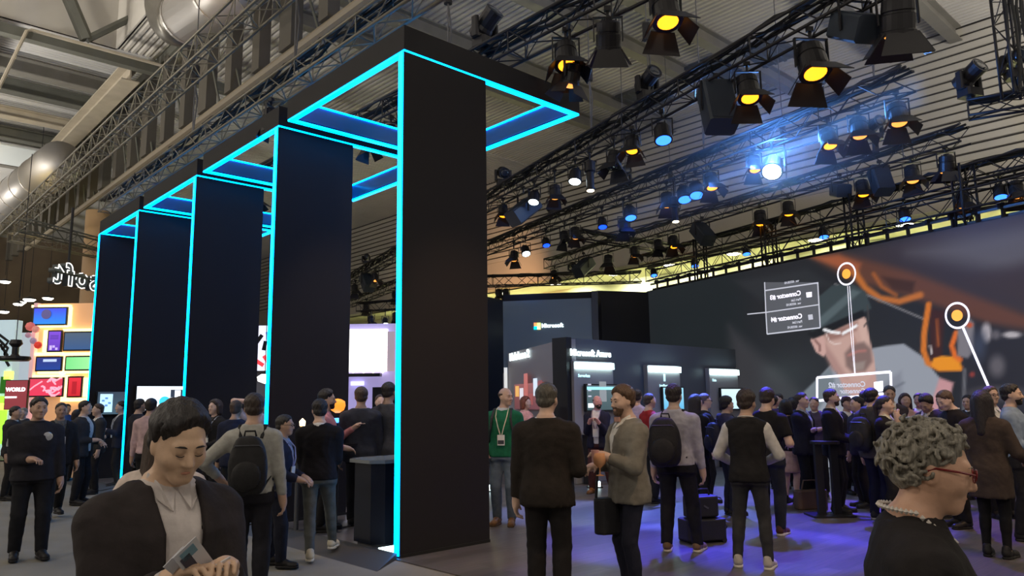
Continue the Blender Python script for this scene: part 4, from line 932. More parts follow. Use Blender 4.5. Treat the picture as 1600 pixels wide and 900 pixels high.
# white and teal panel, monitor on the far slab, lit stage between the first portals
def slab_screen(label, a, px0, py0, px1, py1, m):       # a screen hung on the face of a portal slab
    pl = ar(a - .09, 0); u, v = at_plane(px0, py0, pl, A), at_plane(px1, py1, pl, A); w, h = (v - u).dot(R), u.z - v.z
    t = empty('wall_screen', Vector((u.x, u.y, u.z - h)), YA, label, 'screen')
    MB().obox((0, .005, 0), (w, 0, 0), (0, .07, 0), (0, 0, h)).build('frame', MON, t); MB().obox((.02, -.01, .02), (w - .04, 0, 0), (0, .016, 0), (0, 0, h - .04)).build('display', m, t)
    return t, w, h
tt, w, h = slab_screen('wide white screen with a teal disc on the fourth slab', A0 + 3 * PS, 213, 602, 302, 641, glow('white_screen', (.88, .95, 1), 1.1))
MB().lathe([(.001, 0), (.11, 0), (.11, .02), (.001, .02)], 24, Matrix.Rotation(math.pi / 2, 3, 'X'), (w * .48, -.02, h * .36)).build('teal_disc', glow('teal_disc', (.05, .6, .75), 1), tt)
MB().box((w * .72, -.02, h * .68), (w * .28, .01, h * .3)).build('dark_tile', glow('dark_tile', (.03, .04, .06), 1), tt); MB().box((w * .70, -.03, h * .6), (w * .1, .01, h * .42)).build('white_tile', glow('white_screen', (.88, .95, 1), 1.1), tt)
tt, w, h = slab_screen('small glowing monitor on the farthest slab', A0 + 3 * PS + PLA - .12, 152, 611, 198, 648, dm('hazy_monitor', (.06, .11, .15), (.04, .06, .09)))
MB().box((w * .3, -.02, h * .5), (w * .4, .01, h * .75)).build('bright_page', glow('hazy_page', (.5, .75, .95), 1), tt)
for k in range(5): MB().box((w * (.2 + .1 * (k % 3)), -.03, h * (.3 + .1 * k)), (w * .09, .008, h * .08)).build('page_mark', glow('page_mark', (.12, .25, .5), 1), tt)
YB2 = 25
a2, b2 = at_y(540, 640, YB2), at_y(640, 640, YB2); zt = at_y(580, 506, YB2).z
t = empty('stage_booth', (a2.x, YB2, 0), 0, 'lavender-lit booth with a blazing white screen behind the second portal', 'wall')
w = b2.x - a2.x; LAV = mat('lavender_wall', (.5, .45, .75), .6, emit=.35, ecol=(.6, .5, 1))
MB().obox((-.8, 0, 0), (w + .8, 0, 0), (0, .4, 0), (0, 0, zt)).build('wall_panel', LAV, t)
p, q = at_y(540, 515, YB2 - .1), at_y(605, 580, YB2 - .1)
MB().obox((p.x - a2.x - .4, -.12, q.z), (q.x - p.x + .4, 0, 0), (0, .1, 0), (0, 0, p.z - q.z)).build('bright_screen', glow('blazing_screen', (1, .98, .93), 1.6), t)
p2_, q2_ = at_y(605, 518, YB2 - .1), at_y(616, 580, YB2 - .1)
MB().obox((p2_.x - a2.x, -.12, q2_.z), (q2_.x - p2_.x, 0, 0), (0, .1, 0), (0, 0, p2_.z - q2_.z)).build('dusky_panel', glow('dusky_mauve', (.28, .22, .26), 1), t)
p = at_y(545, 583, YB2 - .3); MB().obox((-.8, -.5, p.z - .12), (w * .95, 0, 0), (0, .4, 0), (0, 0, .1)).build('ledge', BLACKMETAL, t)
for px in (551, 567, 582, 597):
    p = at_y(px, 580, YB2 - .4); MB().lathe([(.001, -.06), (.07, 0), (.001, .06)], 10, None, (p.x - a2.x, -.3, p.z)).build('ledge_lamp', glow('ledge_lamp_glow', (1, .8, .55), 6), t)
p, q = at_y(548, 596, YB2 - .1), at_y(568, 602, YB2 - .1); MB().obox((p.x - a2.x, -.1, q.z), (q.x - p.x, 0, 0), (0, .1, 0), (0, 0, p.z - q.z)).build('lilac_sign', glow('lilac_sign', (.6, .6, 1), 1.4), t)
p = at_y(582, 605, YB2 - .1); MB().obox((p.x - a2.x, -.1, 0), (1.3, 0, 0), (0, .1, 0), (0, 0, p.z)).build('dark_doorway', RUBBER, t)
tt, w, h = screen_panel('poster_wall', 'white poster wall with black and red shapes seen beside the second slab', 396, 508, 428, 580, 24, glow('poster_white', (.72, .72, .85), 1), 'poster', .02)
MB().box((w / 2, .2, -1.4), (w, .1, 2.8)).build('lower_panel', CHARL, tt)
for k, (x, z, m_) in enumerate(((.3, .7, RUBBER), (.55, .55, RUBBER), (.7, .75, glow('poster_blue', (.1, .2, .7), 1)), (.65, .25, glow('poster_red', (.85, .05, .06), 1)), (.35, .18, glow('poster_red', (.85, .05, .06), 1)))):
    MB().box((w * x, -.02, h * z), (.12, .01, .3), Matrix.Rotation(.6 - k * .4, 3, 'Y')).build('poster_shape', m_, tt)
p = at_y(414, 592, 20); t = empty('pendant_lamp', p, 0, 'white glowing lamp seen beside the second slab', 'lamp'); MB().lathe([(.001, -.13), (.18, -.06), (.2, .05), (.1, .12)], 16).build('shade', glow('white_pendant', (1, .97, .88), 3), t, smooth=True); MB().tube([(0, 0, .1), (0, 0, 4)], .01, 5).build('cord', BLACKMETAL, t)
# counters and small tables behind the front portal
def lathe_thing(name, loc, label, cat, parts):
    t = empty(name, loc, 0, label, cat)
    for nm, prof, m_ in parts: MB().lathe(prof, 28).build(nm, m_, t, smooth=False)
    return t
p = at_z(612, 846, 0); t = empty('counter', (p.x, p.y, 0), YA, 'black counter with a grey top behind the front slab', 'counter')
MB().cbox((-.42, -.3, .04), (1.1, 0, 0), (0, .6, 0), (0, 0, .92), .12).build('body', mat('gloss_black_counter', (.01, .012, .02), .25), t); MB().cbox((-.47, -.35, .96), (1.2, 0, 0), (0, .7, 0), (0, 0, .04), .13).build('counter_top', mat('grey_counter_top', (.22, .24, .25), .25), t); MB().cbox((-.38, -.26, 0), (1.02, 0, 0), (0, .52, 0), (0, 0, .04), .1).build('plinth', GREYMETAL, t)
p = at_y(466, 700, 10.1); TBL = (p.x, p.y)
lathe_thing('bar_table', (TBL[0], TBL[1], 0), 'small round bar table with a gold lamp beside the man in glasses', 'table', (('table_top', [(.001, 1.02), (.36, 1.02), (.36, 1.06), (.001, 1.06)], mat('honey_table_top', (.45, .32, .14), .4)), ('pole', [(.03, .03), (.03, 1.02)], GREYMETAL), ('base', [(.001, 0), (.26, 0), (.26, .02), (.05, .04)], GREYMETAL)))
t = empty('table_lamp', (TBL[0] + .06, TBL[1] - .05, 1.06), 0, 'slim gold glowing lamp on the round bar table', 'lamp'); MB().lathe([(.06, 0), (.055, .02), (.02, .04)], 16).build('foot', GREYMETAL, t); MB().lathe([(.06, .04), (.045, .2), (.025, .32)], 16).build('shade', glow('gold_lamp_glow', (1.0, .55, .12), .8), t); MB().lathe([(.001, .42), (.04, .38), (.035, .32)], 16).build('bulb', glow('warm_bulb', (1, .8, .45), 4), t)
p = at_y(522, 634, 10.75)
lathe_thing('bar_table', (p.x + .05, p.y, 0), 'dark round bar table under the orange lamp by the second slab', 'table', (('table_top', [(.001, 1.08), (.4, 1.08), (.4, 1.12), (.001, 1.12)], BLACKMETAL), ('pole', [(.03, .03), (.03, 1.08)], GREYMETAL), ('base', [(.001, 0), (.28, 0), (.28, .02), (.05, .04)], GREYMETAL)))
t = empty('table_lamp', (p.x + .05, p.y, 1.12), 0, 'glowing orange globe lamp with a blue disc on a tall stem', 'lamp')
hz = p.z - 1.12; MB().lathe([(.1, 0), (.1, .02), (.012, .03), (.012, hz - .22)], 14).build('stem', BLACKMETAL, t); MB().lathe([(.001, hz - .24), (.14, hz - .22), (.12, hz - .18), (.001, hz - .17)], 20).build('blue_disc', glow('blue_disc_glow', (.08, .35, 1), 2.2), t)
MB().lathe([(.03, hz - .10), (.09, hz - .06), (.11, hz), (.10, hz + .06), (.05, hz + .09), (.001, hz + .10)], 20).build('globe', glow('orange_globe_glow', (1, .30, .03), 1.1), t, smooth=True)
# standing bar table legs in the crowd, bags on the floor
p = at_z(1297, 806, 0); t = empty('bar_table', (p.x, p.y, 0), 0, 'black standing table with two post legs among the crowd', 'table')
MB().box((-.11, 0, .5), (.10, .08, 1.0)).build('leg', BLACKMETAL, t); MB().box((.11, 0, .5), (.10, .08, 1.0)).build('leg', BLACKMETAL, t); MB().cbox((-.3, -.22, 0), (.6, 0, 0), (0, .44, 0), (0, 0, .025), .03).build('base', BLACKMETAL, t); MB().cbox((-.18, -.15, 1.0), (.36, 0, 0), (0, .3, 0), (0, 0, .04), .06).build('table_top', BLACKMETAL, t)
BAGM = mat('black_nylon', (.014, .013, .016), .6, bump=.3, bscale=80)
p = at_z(1098, 846, 0)
t = empty('suitcase', (p.x, p.y, 0), .3, 'black cabin suitcase lying on the blue-lit floor behind the backpack man', 'suitcase')
MB().cbox((-.26, -.16, .03), (.52, 0, 0), (0, .32, 0), (0, 0, .24), .05).build('shell', BAGM, t, bevel=.015); MB().tube([(.262, -.06, .12), (.30, -.05, .16), (.30, .05, .16), (.262, .06, .12)], .012, 6).build('handle', RUBBER, t); MB().tube([(-.2, -.16, .03), (-.2, .16, .03)], .03, 10).build('wheel', RUBBER, t); MB().tube([(.2, -.16, .03), (.2, .16, .03)], .03, 10).build('wheel', RUBBER, t)
t = empty('shoulder_bag', (p.x + .0, p.y + .02, .285), .3, 'black shoulder bag resting on top of the suitcase', 'bag')
MB().cbox((-.2, -.12, 0), (.4, 0, 0), (0, .24, 0), (0, 0, .24), .05).build('bag_body', BAGM, t, bevel=.02); MB().tube([(-.12, 0, .24), (-.1, 0, .31), (.1, 0, .31), (.12, 0, .24)], .012, 6).build('handle', RUBBER, t); MB().box((.0, -.123, .12), (.07, .01, .02), Matrix.Rotation(.5, 3, 'Y')).build('metal_tab', GREYMETAL, t)
p = at_z(1262, 799, 0); t = empty('handbag', (p.x + .15, p.y + .25, 0), .2, 'brown handbag on the floor beside the suited man', 'bag')
MB().cbox((-.25, -.1, 0), (.5, 0, 0), (0, .2, 0), (0, 0, .28), .04).build('bag_body', mat('brown_leather', (.10, .06, .04), .5), t, bevel=.02); MB().tube([(-.14, 0, .28), (-.1, 0, .42), (.1, 0, .42), (.14, 0, .28)], .012, 6).build('handle', mat('brown_leather', (.1, .06, .04)), t)
# ================================================================== PEOPLE
# Each figure is laid out as joints, grown as one smooth-blended distance field and turned into one
# continuous skin mesh; clothes, hair and shoes are fields of their own over the same joints.
def V3(*a): return np.array(a, np.float64)
def unit(v): return v / (np.linalg.norm(v) + 1e-12)
class Field:
    def __init__(s, lo, hi, step, fine=()):
        s.ax = []
        for k in range(3):
            cuts = [(f[0][k] - f[1], f[0][k] + f[1], f[2]) for f in fine]
            x = lo[k]; out = []
            while x < hi[k]:
                out.append(x); st = step
                for a, b, f in cuts:
                    if a - step <= x <= b: st = min(st, f)
                x += st
            s.ax.append(np.array(out, np.float32))
        s.F = np.full([len(a) for a in s.ax], .25, np.float32)
    def add(s, fn, lo, hi, k=.02, mode='u', pad=.05):
        sl = []
        for i in range(3):
            a, b = np.searchsorted(s.ax[i], lo[i] - pad), np.searchsorted(s.ax[i], hi[i] + pad)
            if b <= a: return
            sl.append(slice(a, b))
        X = s.ax[0][sl[0]][:, None, None]; Y = s.ax[1][sl[1]][None, :, None]; Zz = s.ax[2][sl[2]][None, None, :]
        d = fn(X, Y, Zz); G = s.F[tuple(sl)]
        if mode == 'u':
            if k > 0: h = np.maximum(k - np.abs(G - d), 0) / k; s.F[tuple(sl)] = np.minimum(G, d) - h * h * k * .25
            else: s.F[tuple(sl)] = np.minimum(G, d)
        elif mode == 's':
            if k > 0: h = np.maximum(k - np.abs(-G - d), 0) / k; s.F[tuple(sl)] = -(np.minimum(-G, d) - h * h * k * .25)
            else: s.F[tuple(sl)] = np.maximum(G, -d)
    def cap(s, a, b, ra, rb, k=.02, cuts=(), mode='u'):
        a, b = np.asarray(a, np.float32), np.asarray(b, np.float32); ab = b - a; L2 = float(ab @ ab) + 1e-9
        def fn(X, Y, Zz):
            dx, dy, dz = X - a[0], Y - a[1], Zz - a[2]
            h = np.clip((dx * ab[0] + dy * ab[1] + dz * ab[2]) / L2, 0, 1)
            d = np.sqrt((dx - h * ab[0]) ** 2 + (dy - h * ab[1]) ** 2 + (dz - h * ab[2]) ** 2) - (ra + (rb - ra) * h)
            for p, n in cuts: d = np.maximum(d, (X - p[0]) * n[0] + (Y - p[1]) * n[1] + (Zz - p[2]) * n[2])
            return d.astype(np.float32)
        r = max(ra, rb); s.add(fn, np.minimum(a, b) - r, np.maximum(a, b) + r, k, mode)
    def ell(s, c, rad, M=None, k=.02, mode='u', cuts=()):
        c = np.asarray(c, np.float32); rad = np.asarray(rad, np.float32); M = np.eye(3) if M is None else M
        def fn(X, Y, Zz):
            dx, dy, dz = X - c[0], Y - c[1], Zz - c[2]
            q = [M[0, i] * dx + M[1, i] * dy + M[2, i] * dz for i in range(3)]
            k0 = np.sqrt((q[0] / rad[0]) ** 2 + (q[1] / rad[1]) ** 2 + (q[2] / rad[2]) ** 2)
            k1 = np.sqrt((q[0] / rad[0] ** 2) ** 2 + (q[1] / rad[1] ** 2) ** 2 + (q[2] / rad[2] ** 2) ** 2) + 1e-6
            d = k0 * (k0 - 1) / k1
            for p, n in cuts: d = np.maximum(d, (X - p[0]) * n[0] + (Y - p[1]) * n[1] + (Zz - p[2]) * n[2])
            return d.astype(np.float32)
        r = rad.max(); s.add(fn, c - r, c + r, k, mode)
    def mesh(s, name, m, wr=0):
        F = s.F
        if wr:
            X, Y, Zz = s.ax[0][:, None, None], s.ax[1][None, :, None], s.ax[2][None, None, :]
            F = F + (wr * np.sin(X * 41 + 9 * np.sin(Zz * 7)) * np.sin(Zz * 33 + 6 * np.sin(X * 9 + Y * 11)) * (.6 + .4 * np.sin(Y * 37))).astype(np.float32)
        n = F.shape; ins = F < 0
        if not ins.any(): return None
        c = np.zeros([x - 1 for x in n], np.int8)
        for i in (0, 1):
            for j in (0, 1):
                for k in (0, 1): c += ins[i:n[0] - 1 + i, j:n[1] - 1 + j, k:n[2] - 1 + k]
        act = (c > 0) & (c < 8); I = np.argwhere(act); idx = np.full(act.shape, -1, np.int64); idx[act] = np.arange(len(I))
        acc = np.zeros((len(I), 3)); cnt = np.zeros(len(I))
        x = [s.ax[k].astype(np.float64) for k in range(3)]
        offs = [(0, 0), (0, 1), (1, 0), (1, 1)]
        for axis in range(3):
            o1, o2 = [k for k in range(3) if k != axis]
            for p, q in offs:
                A_ = I.copy(); A_[:, o1] += p; A_[:, o2] += q; B_ = A_.copy(); B_[:, axis] += 1
                fa, fb = F[tuple(A_.T)], F[tuple(B_.T)]; m_ = (fa < 0) != (fb < 0)
                t = fa[m_] / (fa[m_] - fb[m_])
                P = np.empty((m_.sum(), 3))
                for k in range(3): P[:, k] = x[k][A_[m_, k]]
                P[:, axis] += t * (x[axis][B_[m_, axis]] - x[axis][A_[m_, axis]])
                acc[m_] += P; cnt[m_] += 1
        vs = acc / cnt[:, None]
        Q = []
        for axis in range(3):
            o1, o2 = [(1, 2), (2, 0), (0, 1)][axis]
            sl0 = [slice(None)] * 3; sl1 = [slice(None)] * 3; sl0[axis] = slice(0, -1); sl1[axis] = slice(1, None)
            a, b = ins[tuple(sl0)], ins[tuple(sl1)]
            E_ = np.argwhere(a != b); E_ = E_[(E_[:, o1] > 0) & (E_[:, o2] > 0) & (E_[:, o1] < n[o1] - 1) & (E_[:, o2] < n[o2] - 1)]
            def cell(d1, d2):
                C_ = E_.copy(); C_[:, o1] -= d1; C_[:, o2] -= d2; return idx[tuple(C_.T)]
            q = np.stack([cell(1, 1), cell(0, 1), cell(0, 0), cell(1, 0)], 1)
            fl = ~a[tuple(E_.T)]; q[fl] = q[fl][:, ::-1]; Q.append(q)
        Q = np.concatenate(Q); Q = Q[(Q >= 0).all(1)]
        me = bpy.data.meshes.new(name); np_mesh(me, vs, Q); me.materials.append(m)
        me.polygons.foreach_set('use_smooth', np.ones(len(me.polygons), bool)); return me

TZ = np.array([.76, .86, .93, 1.02, 1.10, 1.22, 1.33, 1.40, 1.45, 1.49, 1.53])
TWX = np.array([.170, .172, .168, .150, .143, .160, .174, .158, .100, .062, .05])
TWY = np.array([.118, .120, .118, .108, .102, .116, .116, .092, .070, .056, .05])
TCY = np.array([.0, -.008, -.010, .0, .006, .012, .006, -.004, -.014, -.018, -.02])
def rotx(a): c, s = math.cos(a), math.sin(a); return np.array([[1, 0, 0], [0, c, -s], [0, s, c]])
def roty(a): c, s = math.cos(a), math.sin(a); return np.array([[c, 0, s], [0, 1, 0], [-s, 0, c]])
def rotz(a): c, s = math.cos(a), math.sin(a); return np.array([[c, -s, 0], [s, c, 0], [0, 0, 1]])
def ik(a, t, l1, l2, hint):
    d = t - a; L = np.linalg.norm(d); 
    if L > (l1 + l2) * .999: t = a + d / L * (l1 + l2) * .999; d = t - a; L = np.linalg.norm(d)
    u = d / L; x = (l1 * l1 - l2 * l2 + L * L) / (2 * L); h = math.sqrt(max(l1 * l1 - x * x, 0))
    p = hint - u * (hint @ u); return a + u * x + unit(p) * h, t
REST = {'hang': (.265, .06, .80), 'belly': (.06, .24, 1.08), 'chest': (.08, .27, 1.28), 'crossed': (-.10, .20, 1.18), 'pocket': (.215, .10, .90), 'phone': (.07, .30, 1.18), 'chin': (.05, .16, 1.43), 'hip': (.24, .05, 1.0), 'back': (.05, -.14, 1.0), 'reach': (.20, .50, 1.30), 'out': (.42, .25, 1.02), 'walkf': (.25, .22, .85), 'walkb': (.26, -.18, .85), 'head': (.12, .10, 1.62), 'hold': (.10, .28, 1.02), 'swing': (.30, .02, .82)}
SHOE = {}
def shoe_mesh(upper, sole):
    key = (upper, sole)
    if key in SHOE: return SHOE[key]
    f = Field((-.08, -.12, -.02), (.08, .24, .16), .011)
    cut = (((0, 0, .022), (0, 0, -1)),)
    f.cap((0, -.055, .055), (0, .02, .06), .040, .042, .02, cut); f.cap((0, .02, .05), (0, .155, .035), .042, .036, .03, cut); f.cap((0, -.05, .06), (0, -.045, .105), .04, .042, .03, cut); f.ell((.004, .12, .03), (.046, .07, .03), None, .02, 'u', cut)
    a = f.mesh('shoe', fabric(upper, .45) if max(upper) < .3 else fabric(upper))
    g = Field((-.08, -.13, -.02), (.08, .25, .06), .011)
    cut = (((0, 0, .0), (0, 0, -1)), ((0, 0, .026), (0, 0, 1)))
    g.cap((0, -.05, .012), (0, .0, .012), .046, .044, .02, cut); g.cap((0, 0, .012), (.003, .15, .012), .044, .046, .02, cut)
    b = g.mesh('sole', fabric(sole)); SHOE[key] = (a, b); return a, b

def person(label, px, y, H, phi, top, bottom, skin_c=(.52, .33, .25), hair=('short', (.03, .022, .018)), R_='hang', L_='hang', head=(0, 0, 0), lean=0, w=1.0, feet=None, beard=None, shoes=((.02, .018, .018), (.02, .018, .018)), extra=(), q=None, group=None, z0=0.0, pz=None):
    """top: dict(kind, col, shirt); bottom: dict(kind, col). phi 0 faces the camera, 90 the right of the picture."""
    s = H / 1.75; p = at_y(px, pz or 700, y); pos = V3(p.x, p.y, 0); v = unit(V3(p.x, p.y, 0)); rt = V3(v[1], -v[0], 0); fr = -math.cos(math.radians(phi)) * v + math.sin(math.radians(phi)) * rt
    rz = math.atan2(-fr[0], fr[1]); near = y < 3.2
    st = q or (.012 if near else .0165 if y < 9.3 else .021 if y < 11.5 else .025); fs = (.0045 if near else .0075 if y < 9.3 else .010 if y < 11.5 else .013)
    t = empty('person', (p.x, p.y, z0), rz, label, 'person', group)
    pel = V3(0, 0, .93) * s; Rl = rotx(-math.radians(lean))
    def sp(q_): return pel + Rl @ (V3(*q_) * s - pel)          # spine frame: leans about the pelvis
    def spv(q_): return Rl @ V3(*q_)
    # joints
    sh = {1: sp((.174 * w, -.012, 1.366)), -1: sp((-.174 * w, -.012, 1.366))}
    arm = {}
    for sg, a in ((1, R_), (-1, L_)):
        hint = V3(.35 * sg, -.55, -.75)
        if isinstance(a, str): tgt = REST[a]; tgt = (tgt[0] * sg, tgt[1], tgt[2])
        else: tgt = a[:3]; hint = V3(*a[3]) if len(a) > 3 else hint
        e, wr = ik(sh[sg], sp(tgt), .295 * s, .255 * s, hint); arm[sg] = (sh[sg], e, wr)
    feet = feet or {1: (.10, .0), -1: (-.10, .03)}
    leg = {}
    for sg in (1, -1):
        hp = V3(.088 * sg * w, -.005, .90) * s; fx = feet[sg]; an = V3(fx[0] * s, fx[1] * s - .03 * s, .085 * s + (fx[2] * s if len(fx) > 2 else 0))
        kn, an = ik(hp, an, .425 * s, .40 * s, V3(.05 * sg, 1, 0)); leg[sg] = (hp, kn, an)
    yaw, nod, tilt = [math.radians(x) for x in head]
    nb = sp((0, -.02, 1.46)); Rh = rotz(-yaw) @ rotx(-nod - math.radians(lean) * .6) @ roty(tilt)
    hc = nb + Rh @ (V3(0, .035, .175) * s)
    def hd(x_, y_, z_): return hc + Rh @ (V3(x_, y_, z_) * s)
    lo = np.min([*[x for k in arm.values() for x in k], *[x for k in leg.values() for x in k], hc], 0) - .28; hi = np.max([*[x for k in arm.values() for x in k], *[x for k in leg.values() for x in k], hc], 0) + .28
    lo[2] = 0; hi[2] = hc[2] + .2 * s
    def field(zl=None, zh=None, fine=True, step=None):
        l, h = lo.copy(), hi.copy()
        if zl is not None: l[2] = zl
        if zh is not None: h[2] = zh
        fl = [(hc, .15 * s, fs)] if fine else []
        if fine and y < 9.3: fl += [(a[2] + unit(a[2] - a[1]) * .08 * s, .10 * s, max(.0065, fs)) for a in arm.values()]
        return Field(l, h, step or st, fl)
    def torso(f, infl, z0_, z1_, k=.05, carve=None, wfac=1.0):
        Ri = Rl.T; ww = TWX * s * w * wfac + infl; wy = TWY * s * (1 + (w - 1) * 1.2) * wfac + infl; tz = TZ * s; cy = TCY * s
        def fn(X, Y, Zz):
            dx, dy, dz = X - pel[0], Y - pel[1], Zz - pel[2]
            x_ = Ri[0, 0] * dx + Ri[0, 1] * dy + Ri[0, 2] * dz + pel[0]; y_ = Ri[1, 0] * dx + Ri[1, 1] * dy + Ri[1, 2] * dz + pel[1]; z_ = Ri[2, 0] * dx + Ri[2, 1] * dy + Ri[2, 2] * dz + pel[2]
            zc = np.clip(z_, tz[0], tz[-1]); A_ = np.interp(zc, tz, ww); B_ = np.interp(zc, tz, wy); C_ = np.interp(zc, tz, cy)
            ex = 2.35
            r_ = (np.abs(x_ / A_) ** ex + np.abs((y_ - C_) / B_) ** ex) ** (1 / ex)
            d = (r_ - 1) * np.minimum(A_, B_) * .9
            d = np.maximum(d, np.maximum(z0_ * s - z_, z_ - z1_ * s))
            if carve:
                zb, w0, w1 = carve
                vw = np.where(z_ > zb * s, w0 * s + (z_ / s - zb) * (w1 - w0) / (1.46 - zb) * s, -1)
                W_ = np.maximum(np.abs(x_) - vw, -(y_ - C_ - .01))
                d = np.maximum(d, -W_)
            return d.astype(np.float32)
        c = sp((0, 0, (z0_ + z1_) / 2)); r = .32 * s; hz = (z1_ - z0_) / 2 * s + .08
        f.add(fn, V3(c[0] - r, c[1] - r, c[2] - hz), V3(c[0] + r, c[1] + r, c[2] + hz), k)
    def arms(f, infl, upto=1.0, k=.045, only=None):
        for sg, (a, e, wr) in arm.items():
            if only and sg != only: continue
            f.cap(a, e, (.058 * w) * s + infl, .043 * s + infl, k)
            if upto > .5:
                d = unit(wr - e); c = e + (wr - e) * ((upto - .5) * 2)
                f.cap(e, c + d * .03, .043 * s + infl, (.043 - .015 * (upto - .5) * 2) * s + infl, .02, ((c, d),) if upto < 1.02 else ())
            else:
                pass
    def sleeve_short(f, infl, k=.045):
        for sg, (a, e, wr) in arm.items():
            d = unit(e - a); c = a + (e - a) * .72; f.cap(a, e, .060 * w * s + infl, .05 * s + infl + .008, k, ((c, d),))
    HT = {}
    def hands(f):
        for sg, (a, e, wr) in arm.items():
            d = unit(wr - e); side = np.cross(d, V3(0, 0, 1)) if abs(d[2]) < .9 else V3(0, 1, 0)
            nrm = unit(np.cross(side, d)); nrm = nrm if nrm[2] < 0 or abs(d[2]) > .9 else -nrm
            if abs(d[2]) > .9: nrm = V3(-sg, 0, 0); nrm = unit(nrm - d * (nrm @ d))
            sd = np.cross(nrm, d)
            inward = V3(-sg, .8, .3)
            if sd @ inward < 0: sd = -sd
            hs = s * 1.0; mr = max(.0085 * hs, fs * .95 if y < 9.3 else fs * .8)
            M = np.stack([sd, nrm, d], 1)
            f.cap(e, wr, .042 * s, .027 * s, .03); f.cap(wr, wr + d * .03 * hs, .026 * s, .028 * s, .02)
            f.ell(wr + d * .055 * hs, (.042 * hs, .018 * hs, .052 * hs), M, .02)
            curl = .55
            for i in range(4):
                b0 = wr + d * (.092 - .004 * abs(i - 1)) * hs + sd * (.031 - .0205 * i) * hs; L_i = (.040, .045, .042, .033)[i] * hs
                d1 = d * math.cos(curl) + nrm * math.sin(curl); d2 = d * math.cos(curl * 2.4) + nrm * math.sin(curl * 2.4)
                b1 = b0 + d1 * L_i; b2 = b1 + d2 * L_i * .85
                f.cap(b0 - d * .015 * hs, b1, mr * 1.12, mr, .004); f.cap(b1, b2, mr, mr * .88, .003)
            t0 = wr + d * .03 * hs + sd * .032 * hs; t1 = t0 + unit(d * .65 + sd * .7 + nrm * .35) * .042 * hs; t2 = t1 + unit(d * .9 + sd * .1 + nrm * .5) * .034 * hs
            f.cap(t0, t1, mr * 1.4, mr * 1.15, .008); f.cap(t1, t2, mr * 1.15, mr, .003)
            HT[sg] = (wr + d * .085 * hs + nrm * .03 * hs, d, nrm, sd)
    def headshape(f):
        f.ell(hd(0, -.012, .03), V3(.076, .096, .086) * s, Rh, .02); f.ell(hd(0, .028, -.042), V3(.060, .064, .076) * s, Rh, .04)
        f.ell(hd(0, .020, -.02), V3(.070, .062, .06) * s, Rh, .03); f.cap(hd(-.012, .066, -.096), hd(.012, .066, -.096), .021 * s, .021 * s, .025)
        for x_ in (-1, 1):
            f.ell(hd(x_ * .040, .058, -.030), V3(.026, .024, .024) * s, Rh, .02); f.ell(hd(x_ * .076, -.008, -.012), V3(.010, .020, .031) * s, rotz(0) @ Rh, .008)
            f.ell(hd(x_ * .031, .094, .004), V3(.021, .014, .012) * s, Rh, .012, 's')
            f.ell(hd(x_ * .031, .080, .003), V3(.015, .013, .0135) * s, Rh, .004)
        f.cap(hd(-.036, .079, .022), hd(.036, .079, .022), .013 * s, .013 * s, .015); f.cap(hd(0, .088, .008), hd(0, .106, -.032), .0085 * s, .0135 * s, .012)
        for x_ in (-1, 1): f.ell(hd(x_ * .012, .096, -.036), V3(.009, .011, .008) * s, Rh, .006)
        f.cap(hd(-.018, .083, -.062), hd(.018, .083, -.062), .0085 * s, .0085 * s, .006); f.cap(hd(-.015, .082, -.073), hd(.015, .082, -.073), .009 * s, .009 * s, .006)
        f.ell(hd(0, .096, -.0675), V3(.022, .006, .0018) * s, Rh, .003, 's')
        f.cap(hd(0, -.018, -.06), nb, .053 * s, .058 * s, .03); f.cap(nb, sp((0, -.015, 1.40)), .058 * s, .08 * s, .04)
    def shoulders(f, infl):
        for sg in (1, -1): f.cap(sp((sg * .150 * w, -.014, 1.372)), sp((sg * .045, -.022, 1.435)), .050 * s + infl, .045 * s + infl, .05)
    # ---------------- body
    f = field()
    torso(f, -.006, .92, 1.50); shoulders(f, -.004)
    arms(f, 0, 1.02); hands(f); headshape(f)
    for sg, (hp, kn, an) in leg.items(): f.cap(hp, kn, .086 * s, .054 * s, .04); f.cap(kn, an, .054 * s, .036 * s, .02); f.cap(kn + (an - kn) * .25 + V3(0, -.014, 0), kn + (an - kn) * .45 + V3(0, -.014, 0), .045 * s, .04 * s, .03); f.cap(an, an + V3(0, .10, -.045) * s, .035 * s, .03 * s, .02)
    link(bpy.data.objects.new('body', f.mesh('body', skin(skin_c))), t)
    if y < 12.6 and abs(phi) < 125:
        for x_ in (-1, 1):
            c = hd(x_ * .031, .0855, .002)
            if nod < .3: MB().lathe([(.011 * s, .0), (.0095 * s, .006 * s), (.005 * s, .0088 * s), (.001, .0095 * s)], 10, Matrix(Rh.tolist()) @ Matrix.Rotation(-math.pi / 2, 3, 'X') @ Matrix.Diagonal((1, .55, 1)), c).build('eye', mat('dark_eye', (.03, .02, .016), .15), t)
            else: MB().tube([hd(x_ * (.017 + .009 * k), (.0925, .0955, .0945, .089)[k], (-.006, -.0085, -.008, -.004)[k]) for k in range(4)], [.0012 * s, .0018 * s, .0018 * s, .001 * s], 5).build('eyelashes', hairm(hair[1]), t)
            br = [hd(x_ * (.014 + .0115 * k), (.0930, .0940, .0925, .0835)[k], (.0205, .024, .025, .021)[k]) for k in range(4)]
            MB().tube(br, [.0022 * s, .0038 * s, .0034 * s, .0015 * s], 6).build('eyebrow', hairm(hair[1]), t)
        lip = skin((skin_c[0] * .8, skin_c[1] * .55, skin_c[2] * .55))
        MB().tube([hd(-.022, .084, -.068), hd(-.011, .0905, -.066), hd(0, .0925, -.067), hd(.011, .0905, -.066), hd(.022, .084, -.068)], [.001, .0045 * s, .005 * s, .0045 * s, .001], 7).build('lips', lip, t, smooth=True)
    # ---------------- trousers / skirt
    cut0 = .055
